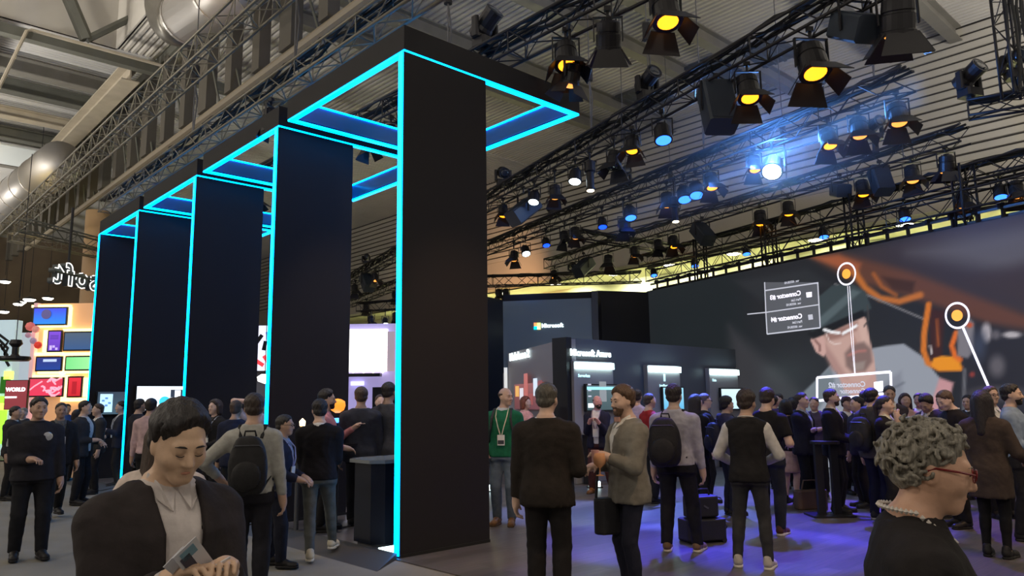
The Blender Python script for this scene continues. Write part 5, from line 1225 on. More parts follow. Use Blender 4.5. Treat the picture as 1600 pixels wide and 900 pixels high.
    f = field(0.0, pel[2] + .2, False)
    bk = bottom.get('kind', 'trousers'); bc = bottom['col']
    if bk in ('trousers', 'jeans', 'slim'):
        fl = {'trousers': .018, 'jeans': .016, 'slim': .006}[bk]
        for sg, (hp, kn, an) in leg.items():
            d = unit(an - kn); f.cap(hp * V3(.92, 1, 1), kn, .084 * s * w ** .7 + .008, .058 * s + fl, .04); f.cap(kn, an, .058 * s + fl, .044 * s + fl, .02, ((an + d * .012, d),)); f.cap(kn + (an - kn) * .2 + V3(0, -.014, 0), kn + (an - kn) * .5 + V3(0, -.014, 0), .045 * s + fl + .004, .041 * s + fl + .004, .03)
        torso(f, .004, .82, .975, .05)
        link(bpy.data.objects.new('trousers', f.mesh('trousers', fabric(bc), .0035)), t)
    else:
        hem = bottom.get('hem', .5)
        def fn(X, Y, Zz):
            tt = np.clip((Zz / s - hem) / (1.0 - hem), 0, 1); A_ = (.165 + .03 * (1 - tt)) * s * w; B_ = (.125 + .03 * (1 - tt)) * s
            return np.maximum((np.sqrt((X / A_) ** 2 + (Y / B_) ** 2) - 1) * B_, np.maximum(hem * s - Zz, Zz - 1.02 * s)).astype(np.float32)
        f.add(fn, V3(-.25, -.25, hem * s), V3(.25, .25, 1.02 * s), 0)
        link(bpy.data.objects.new('skirt', f.mesh('skirt', fabric(bc), .003)), t)
        if bottom.get('tights'):
            f = field(0, hem * s + .2, False)
            for sg, (hp, kn, an) in leg.items(): f.cap(hp, kn, .092 * s, .059 * s, .04); f.cap(kn, an, .059 * s, .041 * s, .02); f.cap(kn + (an - kn) * .25 + V3(0, -.014, 0), kn + (an - kn) * .45 + V3(0, -.014, 0), .051 * s, .046 * s, .03)
            link(bpy.data.objects.new('tights', f.mesh('tights', fabric(bottom['tights']))), t)
    # ---------------- shoes
    a, b = shoe_mesh(*shoes)
    for sg, (hp, kn, an) in leg.items():
        o = link(bpy.data.objects.new('shoe', a), t); o.location = (an[0], an[1] + .03 * s, an[2] - .085 * s); o.scale = (s, s, s); o.rotation_euler = (0, 0, -.14 * sg)
        link(bpy.data.objects.new('sole', b), o)
    # ---------------- top
    tk = top['kind']; tc_ = fabric(top['col']); zlo = .74 * s - .02
    def collar(f, r_=.062, z0_=1.455, z1_=1.505):
        a_, b_ = sp((0, -.02, z0_)), sp((0, -.008, z1_)); f.cap(a_, b_, r_ * s + .006, (r_ - .004) * s + .004, .015, ((b_, unit(b_ - a_)),))
    if tk in ('suit', 'blazer', 'open', 'vest', 'coat'):
        f = field(zlo + .14, None, False); torso(f, .009, .88, 1.475); shoulders(f, .007); collar(f)
        if tk == 'vest': arms(f, .012, .97)
        else: arms(f, .006, .985)
        link(bpy.data.objects.new('shirt', f.mesh('shirt', fabric(top.get('shirt', (.62, .60, .58))), .002)), t)
        hem = {'suit': .80, 'blazer': .79, 'open': .80, 'vest': .84, 'coat': .62}[tk]
        zb = {'suit': 1.10, 'blazer': 1.14, 'open': .70, 'vest': 1.25, 'coat': .66}[tk]
        f = field(hem * s - .05, nb[2] + .14, False)
        car = (zb, .010 if tk != 'open' else .032, .078 if tk != 'open' else .070)
        if tk == 'coat' : torso(f, .040, hem, 1.475, .05, car)
        else: torso(f, .029, hem, 1.475, .05, car)
        if tk == 'vest':
            for sg in (1, -1): f.cap(sp((sg * .152 * w, -.016, 1.384)), sp((sg * .07, -.024, 1.43)), .058 * s + .014, .045 * s + .012, .04)
        else: f.cap(sp((-.155 * w, -.016, 1.372)), sp((-.085 * w, -.026, 1.425)), .052 * s + .018, .042 * s + .014, .04); f.cap(sp((.155 * w, -.016, 1.372)), sp((.085 * w, -.026, 1.425)), .052 * s + .018, .042 * s + .014, .04); arms(f, .019, .94)
        f.cap(sp((-.05, -.074, 1.448)), sp((.05, -.074, 1.448)), .028 * s, .028 * s, .03)
        link(bpy.data.objects.new('waistcoat' if tk == 'vest' else 'coat' if tk == 'coat' else 'jacket', f.mesh('jacket', tc_, .0035)), t)
        if tk in ('suit', 'blazer', 'open') and y < 12.6 and abs(phi) < 125:
            zl_ = max(zb, 1.08); x0_ = .02 if tk != 'open' else .052
            cm = fabric(top.get('shirt', (.62, .60, .58)))
            for sg in (1, -1):
                a_ = [sp((sg * .006, .064, 1.455)), sp((sg * .052, .046, 1.482)), sp((sg * .068, -.006, 1.512)), sp((sg * .076, -.004, 1.474)), sp((sg * .064, .078, 1.432)), sp((sg * .030, .116, 1.400))]
                MB().prism(a_, spv((0, .006, .003))).build('shirt_collar', cm, t)
            for sg in (1, -1):
                pts = []
                for z_, x_, xo in ((zl_ + .02, x0_, x0_ + .012), (zl_ + .13, x0_ * .6 + .025, x0_ * .6 + .075), (1.34, .060, .120), (1.43, .074, .10)):
                    yy = lambda xx: np.interp(z_, TZ, TCY) + (np.interp(z_, TZ, TWY) + .03) * (1 - min(.98, (xx / (np.interp(z_, TZ, TWX) * w + .024))) ** 2.35) ** (1 / 2.35)
                    pts.append((sp((sg * x_, yy(x_) + .006, z_)), sp((sg * xo, yy(xo) + .006, z_))))
                mb = MB(); vs = [q_ for pr in pts for q_ in pr]; back = [q_ - spv((0, .012, 0)) for q_ in vs]; nv_ = len(vs)
                fs_ = []
                for k in range(3):
                    a4 = (2 * k, 2 * k + 1, 2 * k + 3, 2 * k + 2); fs_.append(a4 if sg > 0 else a4[::-1])
                mb.add(vs, fs_); mb.add(back, [f_[::-1] for f_ in fs_])
                mb.build('lapel', tc_, t)
    elif tk in ('shirt', 'sweater', 'hoodie', 'uniform'):
        infl = {'shirt': .014, 'sweater': .018, 'hoodie': .03, 'uniform': .03}[tk]; hem = {'shirt': .90, 'sweater': .86, 'hoodie': .82, 'uniform': .84}[tk]
        if tk != 'shirt':
            f = field(1.36 * s, None, False); collar(f, .066 if tk != 'uniform' else .07); torso(f, .012, 1.40, 1.47)
            link(bpy.data.objects.new('collar', f.mesh('collar', fabric(top.get('shirt', (.6, .6, .6))))), t)
        f = field(hem * s - .06, nb[2] + .14, False); torso(f, infl, hem, 1.47 if tk != 'shirt' else 1.48); shoulders(f, infl * .8); arms(f, infl * .8, .93)
        if tk == 'shirt': collar(f)
        if tk == 'hoodie': f.cap(sp((-.07, -.08, 1.45)), sp((.07, -.08, 1.45)), .05 * s, .05 * s, .04); f.cap(sp((-.08, .02, 1.46)), sp((-.07, -.08, 1.47)), .035, .035, .03); f.cap(sp((.08, .02, 1.46)), sp((.07, -.08, 1.47)), .035, .035, .03)
        link(bpy.data.objects.new({'uniform': 'jacket'}.get(tk, tk), f.mesh('shirt', tc_, .004)), t)
    elif tk == 'tee':
        f = field(.82 * s, nb[2] + .1, False); torso(f, .016, .88, 1.465); shoulders(f, .012); sleeve_short(f, .012)
        link(bpy.data.objects.new('t_shirt', f.mesh('t_shirt', tc_, .004)), t)
    # ---------------- hair
    hk, hcol = hair
    if hk != 'bald':
        hm = hairm(hcol); f = Field(hc - .26 * s - (V3(0, 0, .36) if hk in ('long', 'pony') else 0), hc + .26 * s, (.005 if near else fs * 1.1) if hk != 'curly' else .0042)
        th = {'short': .015, 'crop': .009, 'thick': .021, 'long': .020, 'pony': .014, 'bun': .014, 'curly': .010, 'side': .019, 'bob': .022, 'rim': .008}[hk] * s
        fl_ = {'short': .074, 'crop': .078, 'thick': .084, 'side': .082, 'curly': .066, 'rim': .2}.get(hk, .074)
        Ri = Rh.T
        def fn(X, Y, Zz):
            dx, dy, dz = (X - hc[0]) / s, (Y - hc[1]) / s, (Zz - hc[2]) / s
            x_ = Ri[0, 0] * dx + Ri[0, 1] * dy + Ri[0, 2] * dz; y_ = Ri[1, 0] * dx + Ri[1, 1] * dy + Ri[1, 2] * dz; z_ = Ri[2, 0] * dx + Ri[2, 1] * dy + Ri[2, 2] * dz
            def el(cx, cy, cz, rx, ry, rz_):
                a_ = np.sqrt(((x_ - cx) / rx) ** 2 + ((y_ - cy) / ry) ** 2 + ((z_ - cz) / rz_) ** 2); b_ = np.sqrt(((x_ - cx) / rx ** 2) ** 2 + ((y_ - cy) / ry ** 2) ** 2 + ((z_ - cz) / rz_ ** 2) ** 2) + 1e-6
                return a_ * (a_ - 1) / b_
            hl = np.interp(y_, [-.12, -.07, -.02, .004, .02, .05, .075, .10], [-.085, -.075, -.030, -.020, .035, fl_ - .010, fl_, fl_ + .006])
            hl = hl - np.where(y_ > .03, .024, 0) * np.clip((x_ + (.018 if hk in ('thick', 'side') else 0)) / .055, -1.2, 1.2) ** 2
            if hk == 'rim': hl = np.maximum(hl, 0)
            tp = np.clip((z_ - hl) / .045, 0, 1); tp = .12 + .88 * tp * tp * (3 - 2 * tp); tp = tp * np.interp(z_, [-.09, -.03, .03, .06], [.55, .5, .7, 1])
            t_ = th / s * tp
            up = t_ * (1.5 if hk in ('thick', 'side', 'curly') else 1.0)
            d = np.minimum(el(0, -.014, .03, .077 + t_, .098 + t_, .087 + up), el(0, -.03, -.02, .074 + t_ * .8, .078 + t_, .07))
            d = d + .0035 * np.sin(x_ * 130 + y_ * 60) * np.sin(z_ * 90 + y_ * 120)
            if hk == 'rim': d = np.maximum(d, z_ - .045)
            return (np.maximum(d, (hl - z_) * .8) * s).astype(np.float32)
        f.add(fn, hc - .2 * s, hc + .2 * s, 0)
        if hk == 'long':
            for x_, y_, r_, L_ in ((0, -.075, .075, .33), (.065, -.05, .045, .30), (-.065, -.05, .045, .30), (.08, -.01, .026, .24), (-.08, -.01, .026, .24)):
                f.cap(hd(x_, y_, .01), hd(x_ * 1.15, y_ - .03, .01) - V3(0, 0, L_) * s, r_ * s, r_ * .95 * s, .03)
        if hk == 'bob':
            for x_, y_, r_ in ((0, -.07, .07), (.07, -.04, .045), (-.07, -.04, .045), (.082, .0, .028), (-.082, .0, .028)): f.cap(hd(x_, y_, .01), hd(x_ * 1.15, y_, -.10), r_ * s, r_ * .9 * s, .03)
        if hk == 'pony': f.cap(hd(0, -.11, .03), hd(0, -.14, -.02), .03 * s, .035 * s, .02); f.cap(hd(0, -.14, -.02), hd(0, -.13, -.17), .035 * s, .02 * s, .02)
        if hk == 'bun': f.ell(hd(0, -.11, .05), V3(.042, .042, .042) * s, Rh, .02)
        if hk == 'curly':
            rr_ = random.Random(11)
            for k in range(430):
                u_ = rr_.uniform(-1, 1); a_ = rr_.uniform(0, 6.283); x_, y_, z_ = math.sqrt(1 - u_ * u_) * math.cos(a_), math.sqrt(1 - u_ * u_) * math.sin(a_), u_
                if (y_ > .42 and z_ < .55) or z_ < -.55 or (abs(x_) > .75 and y_ > .02 and z_ < .0): continue
                rad = 1.0 + rr_.uniform(-.06, .09); c0 = hd(x_ * .090 * rad, -.022 + y_ * .110 * rad, .028 + z_ * .100 * rad)
                nv2 = Rh @ V3(x_, y_, z_); tv = unit(np.cross(nv2, unit(V3(rr_.uniform(-1, 1), rr_.uniform(-1, 1), rr_.uniform(-1, 1))))); bv = np.cross(nv2, tv); cr_ = rr_.uniform(.013, .026); n_ = rr_.randint(5, 8); lift = rr_.uniform(-.002, .004)
                pts = [c0 + (tv * math.cos(j * .75) + bv * math.sin(j * .75)) * cr_ * s * (1 - .05 * j) + nv2 * lift * j * s for j in range(n_)]
                for p_, q_ in zip(pts, pts[1:]): f.cap(p_, q_, .0062 * s, .0058 * s, .0015)
        link(bpy.data.objects.new('hair', f.mesh('hair', hm)), t)
    if beard:
        f = Field(hc - .17 * s, hc + .12 * s, fs)
        f.ell(hd(0, .030, -.050), V3(.064, .066, .076) * s, Rh, .02, 'u', ((hd(0, 0, -.045), Rh @ V3(0, -.25, 1)), (hd(0, .02, 0), Rh @ V3(0, -1, -.2)))); f.cap(hd(-.014, .068, -.098), hd(.014, .068, -.098), .024 * s, .024 * s, .02); f.cap(hd(-.02, .089, -.052), hd(.02, .089, -.052), .007 * s, .007 * s, .004)
        f.ell(hd(0, .097, -.068), V3(.02, .014, .008) * s, Rh, .004, 's')
        me_ = f.mesh('beard', hairm(beard)); 
        if me_: link(bpy.data.objects.new('beard', me_), t)
    # ---------------- worn extras that belong to the figure
    def surf(x_, z_, infl): 
        ww = np.interp(z_, TZ, TWX) * w + infl; return np.interp(z_, TZ, TCY) + (np.interp(z_, TZ, TWY) + infl) * (1 - min(.98, abs(x_) / ww) ** 2.35) ** (1 / 2.35)
    for e in extra:
        if e[0] == 'lanyard':
            b_ = MB(); col = e[1]; infl = .04
            for sg in (1, -1):
                b_.tube([sp((sg * .03, -.085, 1.495)), sp((sg * .075, -.04, 1.50)), sp((sg * .078, .035, 1.475)), sp((sg * .075, surf(.075, 1.38, infl), 1.38)), sp((sg * .04, surf(.04, 1.25, infl), 1.25)), sp((sg * .012, surf(.01, 1.15, infl), 1.15))], .0075, 6)
            l_ = b_.build('lanyard', fabric(col), t)
            MB().box(sp((0, surf(0, 1.08, infl) + .012, 1.08)), (.10, .012, .14), Matrix(Rl.tolist())).build('badge_card', mat('badge_white', (.72, .70, .68), .5), l_)
            if e[2:]: MB().box(sp((0, surf(0, 1.06, infl) + .02, 1.055)), (.085, .006, .05), Matrix(Rl.tolist())).build('badge_print', mat('badge_dark', (.05, .05, .06), .5), l_)
        if e[0] == 'neckband':
            b_ = MB(); b_.tube([sp((.078 * math.cos(a_), -.02 + .078 * math.sin(a_), 1.485 - .012 * math.sin(a_))) for a_ in np.linspace(0, 6.283, 17)], .008, 6); b_.build('lanyard', fabric(e[1]), t)
        if e[0] == 'glasses':
            b_ = MB()
            for x_ in (-1, 1):
                b_.tube([hd(x_ * .034 + .024 * math.cos(a_), .104 - abs(.3 * (x_ * .034 + .024 * math.cos(a_))) ** 2, .002 + .018 * math.sin(a_)) for a_ in np.linspace(0, 6.283, 13)], .0028 * s, 5, False)
                b_.tube([hd(x_ * .058, .100, .006), hd(x_ * .079, .06, .008), hd(x_ * .083, .0, .006), hd(x_ * .083, -.02, -.006)], .0032 * s, 5)
            b_.tube([hd(-.011, .107, .008), hd(0, .110, .010), hd(.011, .107, .008)], .0025 * s, 5); b_.build('glasses', mat('glasses_%d' % int(100 * e[1][0]), e[1], .3), t)
        if e[0] == 'cap': MB().lathe([(.088 * s, -.0), (.09 * s, .03 * s), (.07 * s, .075 * s), (.001, .09 * s)], 18, Matrix(Rh.tolist()), hd(0, -.012, .045)).tube([hd(-.05, .07, .05), hd(0, .13, .045), hd(.05, .07, .05)], .012, 6).build('hat', fabric(e[1]), t)
        if e[0] == 'bowtie': MB().cbox(sp((-.045, .075, 1.455)), V3(.09, 0, 0) * s, V3(0, .02, 0) * s, V3(0, 0, .04) * s, .008).build('bow_tie', fabric(e[1]), t)
        if e[0] == 'tie':
            MB().prism([sp((-.02, surf(0, 1.45, .03) - .0, 1.45)), sp((.02, surf(0, 1.45, .03), 1.45)), sp((.035, surf(0, 1.15, .026), 1.15)), sp((-.035, surf(0, 1.15, .026), 1.15))], spv((0, .01, 0))).build('tie', fabric(e[1]), t)
        if e[0] == 'patch': MB().lathe([(.001, .012), (.045, .008), (.05, 0)], 14, Matrix(Rl.tolist()) @ Matrix.Rotation(-math.pi / 2, 3, 'X'), sp((e[2], surf(e[2], e[3], .038), e[3]))).build('badge', mat('silver_badge', (.6, .6, .62), .3, metal=.6), t)
        if e[0] == 'armpatch':
            for sg in (1, -1): a_, e_, w_ = arm[sg]; m_ = a_ + (e_ - a_) * .35; MB().box(m_ + V3(sg * .075, 0, 0), (.012, .07, .085)).build('sleeve_patch', mat('grey_patch', (.4, .4, .42), .6), t)
        if e[0] == 'cuff':
            for sg in (1, -1): a_, e_, w_ = arm[sg]; d = unit(w_ - e_); MB().tube([w_ - d * .025, w_ - d * .002], .039 * s, 14).build('shirt_cuff', fabric(e[1]), t)
        if e[0] == 'watch': a_, e_, w_ = arm[e[1]]; d = unit(w_ - e_); MB().tube([w_ - d * .012, w_ + d * .010], .034 * s, 12).build('watch', mat('gold_watch', (.5, .38, .18), .3, metal=.8), t)
    M = Matrix.Translation((p.x, p.y, z0)) @ Matrix.Rotation(rz, 4, 'Z')
    bpy_hand = {k: (M @ Vector(h[0]), M.to_3x3() @ Vector(h[1]), M.to_3x3() @ Vector(h[2]), M.to_3x3() @ Vector(h[3])) for k, h in HT.items()}
    return dict(root=t, M=M, sp=lambda x_, y_, z_: M @ Vector(sp((x_, y_, z_))), hand=bpy_hand, rz=rz, s=s, w=w, surf=surf, lean=lean, hd=lambda x_, y_, z_: M @ Vector(hd(x_, y_, z_)))

def backpack(P, label, col=(.018, .017, .018), size=(.32, .19, .50), shift=0):
    o = P['sp'](shift, -.13 * P['w'] - .015, 1.15); t = empty('backpack', o, P['rz'], label, 'backpack'); t.rotation_euler = (-math.radians(P['lean']), 0, P['rz'])
    m = fabric(col, .6); w_, d_, h_ = size
    f = Field((-.3, -.4, -.4), (.3, .12, .4), .018)
    def fn(X, Y, Zz):
        tp = 1 - .22 * np.clip((Zz + .05) / (h_ * .5), 0, 1) ** 2
        a_ = np.abs(X / (w_ / 2 * tp)) ** 3.2 + np.abs((Y + d_ / 2) / (d_ / 2 * (1 - .25 * np.clip(Zz / (h_ * .5), 0, 1)))) ** 2.6 + np.abs(Zz / (h_ / 2)) ** 4
        return ((a_ ** .33 - 1) * d_ * .45).astype(np.float32)
    f.add(fn, V3(-w_ / 2, -d_, -h_ / 2), V3(w_ / 2, 0, h_ / 2), 0); link(bpy.data.objects.new('pack_body', f.mesh('pack_body', m, .003)), t)
    f = Field((-.3, -.4, -.4), (.3, .12, .4), .018); f.ell((0, -d_ * .98, -h_ * .16), (w_ * .38, .045, h_ * .26), None, 0); link(bpy.data.objects.new('front_pocket', f.mesh('front_pocket', m, .002)), t)
    b = MB(); b.tube([(-.05, -.02, h_ / 2 - .01), (-.04, -.03, h_ / 2 + .035), (.04, -.03, h_ / 2 + .035), (.05, -.02, h_ / 2 - .01)], .009, 6); b.build('carry_loop', m, t)
    Mi = t.rotation_euler.to_matrix().inverted()
    for sg in (1, -1):
        pts = [Mi @ (P['sp'](*q_) - o) for q_ in ((sg * .085 + shift * .6, -.115, 1.37), (sg * .105, -.05, 1.475), (sg * .112, .03, 1.468), (sg * .125, P['surf'](.125, 1.36, .05), 1.36), (sg * .145, P['surf'](.145, 1.22, .04), 1.22), (sg * .18, .03, 1.08), (sg * .13, -.12, .98))]
        MB().tube(pts, [.016, .02, .02, .018, .014, .01, .01], 6).build('shoulder_strap', m, t)
    MB().tube([(-w_ * .36, -d_ * .75, h_ * .30), (-w_ * .3, -d_ * .93, h_ * .34), (w_ * .3, -d_ * .93, h_ * .34), (w_ * .36, -d_ * .75, h_ * .30)], .004, 4).build('zip', GREYMETAL, t)
    return t
def phone(P, sg, label):
    h = P['hand'][sg]; t = empty('phone', h[0] + h[1] * .02, P['rz'], label, 'phone')
    MB().box((0, 0, .03), (.072, .010, .145), Matrix.Rotation(-.7, 3, 'X')).build('phone_body', MON, t); MB().box((0, -.008, .03), (.062, .003, .125), Matrix.Rotation(-.7, 3, 'X')).build('phone_screen', glow('phone_glow', (.35, .45, .7), 1), t)
def glass_mat(n, c):
    m = mat(n, c, .08); b_ = m.node_tree.nodes['Principled BSDF']; b_.inputs['Transmission Weight'].default_value = .25; b_.inputs['IOR'].default_value = 1.3; return m
N_, BLK, NAVY, CHA, GRY, WHT = (.02, .022, .035), (.014, .013, .014), (.017, .02, .042), (.032, .030, .034), (.13, .125, .115), (.60, .58, .56)
BRN, DBR, BLD, GRH = (.07, .04, .025), (.018, .013, .011), (.13, .08, .04), (.22, .21, .19)
SK1, SK2, SK3, SK4 = (.56, .37, .28), (.45, .28, .20), (.36, .21, .14), (.62, .42, .34)
WHITESHOE = ((.55, .50, .38), (.62, .58, .48))

# ---- front row
FM = person('young man in dark suit looking down at the cards in his hands, front left', 256, 2.5, 1.68, 24, dict(kind='open', col=(.030, .024, .024), shirt=(.52, .47, .45)), dict(col=BLK), (.60, .40, .27), ('thick', (.016, .012, .012)), R_=(.11, .30, 1.235, (.35, -.5, -.8)), L_=(-.05, .33, 1.245, (-.4, -.5, -.8)), head=(2, 20, 0), lean=3, w=1.1, extra=(('cuff', (.55, .5, .5)),), pz=760)
MB_ = MB()
for z_ in (1.36, 1.28, 1.20, 1.12, 1.04):
    MB_.lathe([(.006, 0), (.006, .003), (.001, .004)], 8, Matrix.Rotation(-math.pi / 2, 3, 'X'), FM['root'].matrix_world @ Vector((0, 0, 0)) if False else Vector((.004 * FM['s'], FM['surf'](0, z_, .011) * FM['s'] + (z_ - .93) * .052, z_ * FM['s'])))
MB_.build('shirt_buttons', mat('pearl_button', (.7, .68, .64), .3), FM['root'])
h = FM['hand'][1]
rgt = Vector((1, 0, 0)); 
t = empty('event_card', h[0] + Vector((.0, -.015, .05)), FM['rz'], 'white event card with a blue-grey block and dark band, held by the front left man', 'card')
Mc = Euler((-.5, .0, .3)).to_matrix() @ Matrix.Rotation(.85, 3, 'Y')
MB().box((0, 0, 0), (.075, .002, .155), Mc).build('card_sheet', mat('card_white', (.62, .62, .66), .5), t); MB().box(Mc @ Vector((.0, .0025, .045)), (.045, .001, .04), Mc).build('blue_block', mat('card_blue', (.16, .30, .38), .5), t); MB().box(Mc @ Vector((.014, .0025, -.01)), (.03, .001, .11), Mc).build('dark_band', mat('card_dark', (.05, .05, .08), .5), t)
t = empty('event_card', h[0] + Vector((-.03, .0, .03)), FM['rz'], 'second white card with a purple band behind the first one', 'card')
Mc = Euler((-.5, .0, .3)).to_matrix() @ Matrix.Rotation(.95, 3, 'Y'); MB().box((0, 0, 0), (.07, .002, .15), Mc).build('card_sheet', mat('card_white', (.62, .62, .66)), t); MB().box(Mc @ Vector((-.02, .0025, 0)), (.02, .001, .11), Mc).build('purple_band', mat('card_purple', (.10, .05, .14), .5), t)
h = FM['hand'][-1]; t = empty('small_card', h[0] + Vector((.0, -.01, .02)), FM['rz'], 'small white folded card in the other hand of the front left man', 'card'); MB().box((0, 0, .0), (.05, .003, .035), Euler((-.4, .3, .2)).to_matrix()).build('card_sheet', mat('card_white', (.62, .62, .66)), t)
CW = person('person with curly grey hair and red glasses in profile, front right', 1402, 2.06, 1.585, 96, dict(kind='sweater', col=(.018, .015, .015), shirt=(.02, .016, .016)), dict(col=BLK), (.58, .34, .23), ('curly', (.20, .18, .145)), R_='hang', L_='hang', head=(2, 8, 0), lean=5, w=1.08, extra=(('glasses', (.16, .01, .012)),), pz=760)
b = MB(); P_ = CW
for k in range(44):
    a_ = k / 44 * 2 * math.pi; sn = math.sin(a_); q_ = P_['sp'](.090 * math.cos(a_), -.018 + (.088 if sn < 0 else .112) * sn, 1.508 - .078 * max(sn, 0) + .004 * max(-sn, 0))
    b.lathe([(.001, -.0075), (.0075, 0), (.001, .0075)], 6, None, q_ - P_['root'].location)
t = empty('bead_necklace', P_['root'].location, 0, 'pale beaded cord round the neck of the grey-haired person', 'necklace'); b.build('beads', mat('pale_beads', (.55, .50, .45), .4), t)
# ---- left group
person('security guard in dark uniform with a round badge, hand on belly', 55, 8.74, 1.775, 8, dict(kind='uniform', col=(.020, .019, .024), shirt=(.016, .015, .018)), dict(col=(.012, .012, .015)), SK2, ('short', DBR), R_='belly', L_='hang', head=(-8, 0, 0), w=1.12, extra=(('patch', 0, -.09, 1.32), ('armpatch',)), feet={1: (.12, .0), -1: (-.12, .12)})
person('person in black walking just behind the security guard', 91, 11.8, 1.73, 10, dict(kind='suit', col=BLK, shirt=(.1, .1, .1)), dict(col=BLK), SK3, ('crop', DBR), feet={1: (.1, .2), -1: (-.1, -.25)})
person('man in charcoal suit and open white shirt standing right of the guard', 128, 13.4, 1.77, 62, dict(kind='open', col=(.035, .033, .036), shirt=WHT), dict(col=(.014, .013, .016)), SK1, ('short', DBR), R_='belly', L_='hold', w=1.1)
person('person facing the man in charcoal suit, mostly hidden behind him', 150, 15.0, 1.72, -70, dict(kind='suit', col=(.03, .03, .034)), dict(col=BLK), SK1, ('short', BRN), R_='hold')
person('man in dark suit facing left, hands raised, before the far monitor', 186, 16.2, 1.77, -80, dict(kind='suit', col=N_, shirt=WHT), dict(col=BLK), SK1, ('short', DBR), R_='hold', L_='phone', extra=(('lanyard', (.5, .5, .5)),))
person('distant man in blue shirt above the shoulder of the guard', 100, 19.5, 1.74, 20, dict(kind='shirt', col=(.04, .10, .35)), dict(col=BLK), SK2, ('short', DBR))
person('distant dark-haired person between guard and charcoal suit', 116, 17.5, 1.60, 150, dict(kind='suit', col=(.02, .02, .025)), dict(col=BLK), SK2, ('bob', DBR))
person('distant grey-haired visitor at the far left edge', 32, 17, 1.66, -20, dict(kind='hoodie', col=(.05, .05, .055)), dict(col=(.02, .02, .025)), SK1, ('short', GRH))
person('distant dark-clad visitor standing by the red sign', 19, 14.2, 1.69, 60, dict(kind='hoodie', col=(.03, .028, .03)), dict(col=BLK), SK2, ('short', DBR))
person('visitor in pale pink shirt seen from behind, left of the white screen', 232, 12.2, 1.78, 160, dict(kind='shirt', col=(.52, .36, .36)), dict(col=BLK), SK2, ('short', DBR), R_='chest', L_='hang')
person('man in dark suit standing before the white screen, facing right', 214, 14.2, 1.80, 120, dict(kind='suit', col=(.02, .02, .03)), dict(col=BLK), SK2, ('crop', DBR))
WS = person('person in white shirt hidden behind the front left man', 258, 4.2, 1.58, 150, dict(kind='shirt', col=(.60, .50, .44)), dict(col=BLK), SK1, ('long', (.05, .03, .02)), R_='hip', L_=(-.30, .12, 1.15), w=1.12)
person('woman with dark curly hair and lanyard facing left', 334, 12.4, 1.75, -50, dict(kind='suit', col=BLK, shirt=(.05, .05, .05)), dict(col=BLK), SK4, ('bob', (.03, .018, .014)), extra=(('lanyard', (.35, .35, .38)),), L_='hold')
person('visitor in dark blue suit behind the pale-shirted man with backpack', 366, 11.2, 1.72, 160, dict(kind='suit', col=NAVY), dict(col=BLK), SK2, ('short', BRN))
P = person('man in pale grey shirt carrying a black backpack, seen from behind', 395, 6.75, 1.755, 172, dict(kind='shirt', col=(.36, .35, .32)), dict(col=(.016, .015, .02)), SK2, ('short', (.035, .022, .016)), R_='hang', L_=(-.30, .16, 1.02, (-1, -.6, -.1)), w=1.04, head=(-6, 4, 0))
backpack(P, 'black backpack on the pale-shirted man left of the second slab')
person('tall pink-faced visitor whose raised hand shows behind the backpack man', 392, 13, 1.86, 40, dict(kind='shirt', col=(.45, .40, .45)), dict(col=BLK), SK4, ('short', DBR), R_='head')
person('short man in navy blazer and glasses walking right', 437, 8.15, 1.545, 70, dict(kind='suit', col=(.016, .018, .04), shirt=(.25, .32, .5)), dict(col=(.013, .014, .024)), SK2, ('short', (.025, .02, .018)), R_='hold', L_='hold', extra=(('glasses', (.05, .05, .05)), ('lanyard', (.3, .33, .6))), feet={1: (.1, .12), -1: (-.1, -.10)}, lean=4)
person('man in black sweater and grey trousers stepping onto the ramp, seen from behind', 499, 8.5, 1.71, 172, dict(kind='sweater', col=(.008, .007, .009), shirt=(.62, .60, .58)), dict(kind='slim', col=(.085, .09, .085)), SK1, ('short', DBR), R_='hold', L_='hold', head=(-15, 3, 0), shoes=WHITESHOE, feet={1: (.13, .34, .03), -1: (-.05, -.16)}, w=1.12)
person('bearded man in pink shirt stretching an arm to the right', 508, 10.3, 1.84, 82, dict(kind='shirt', col=(.55, .22, .22)), dict(col=BLK), SK1, ('thick', DBR), L_=(-.20, .36, 1.28), R_='hold', beard=DBR)
person('man in grey-blue suit seen from behind, left of the counter', 563, 10.7, 1.885, 176, dict(kind='suit', col=(.040, .042, .055)), dict(col=(.012, .012, .016)), SK1, ('short', (.09, .06, .04)), w=1.12)
person('tall man in grey suit at the front slab, turned away', 606, 10.9, 1.95, 150, dict(kind='suit', col=(.055, .055, .065), shirt=(.5, .55, .6)), dict(col=(.03, .03, .036)), SK2, ('short', (.03, .024, .02)), w=1.05)
person('man whose face shows between the two suited men by the counter', 593, 12.6, 1.80, 10, dict(kind='suit', col=BLK), dict(col=BLK), SK4, ('crop', BRN))
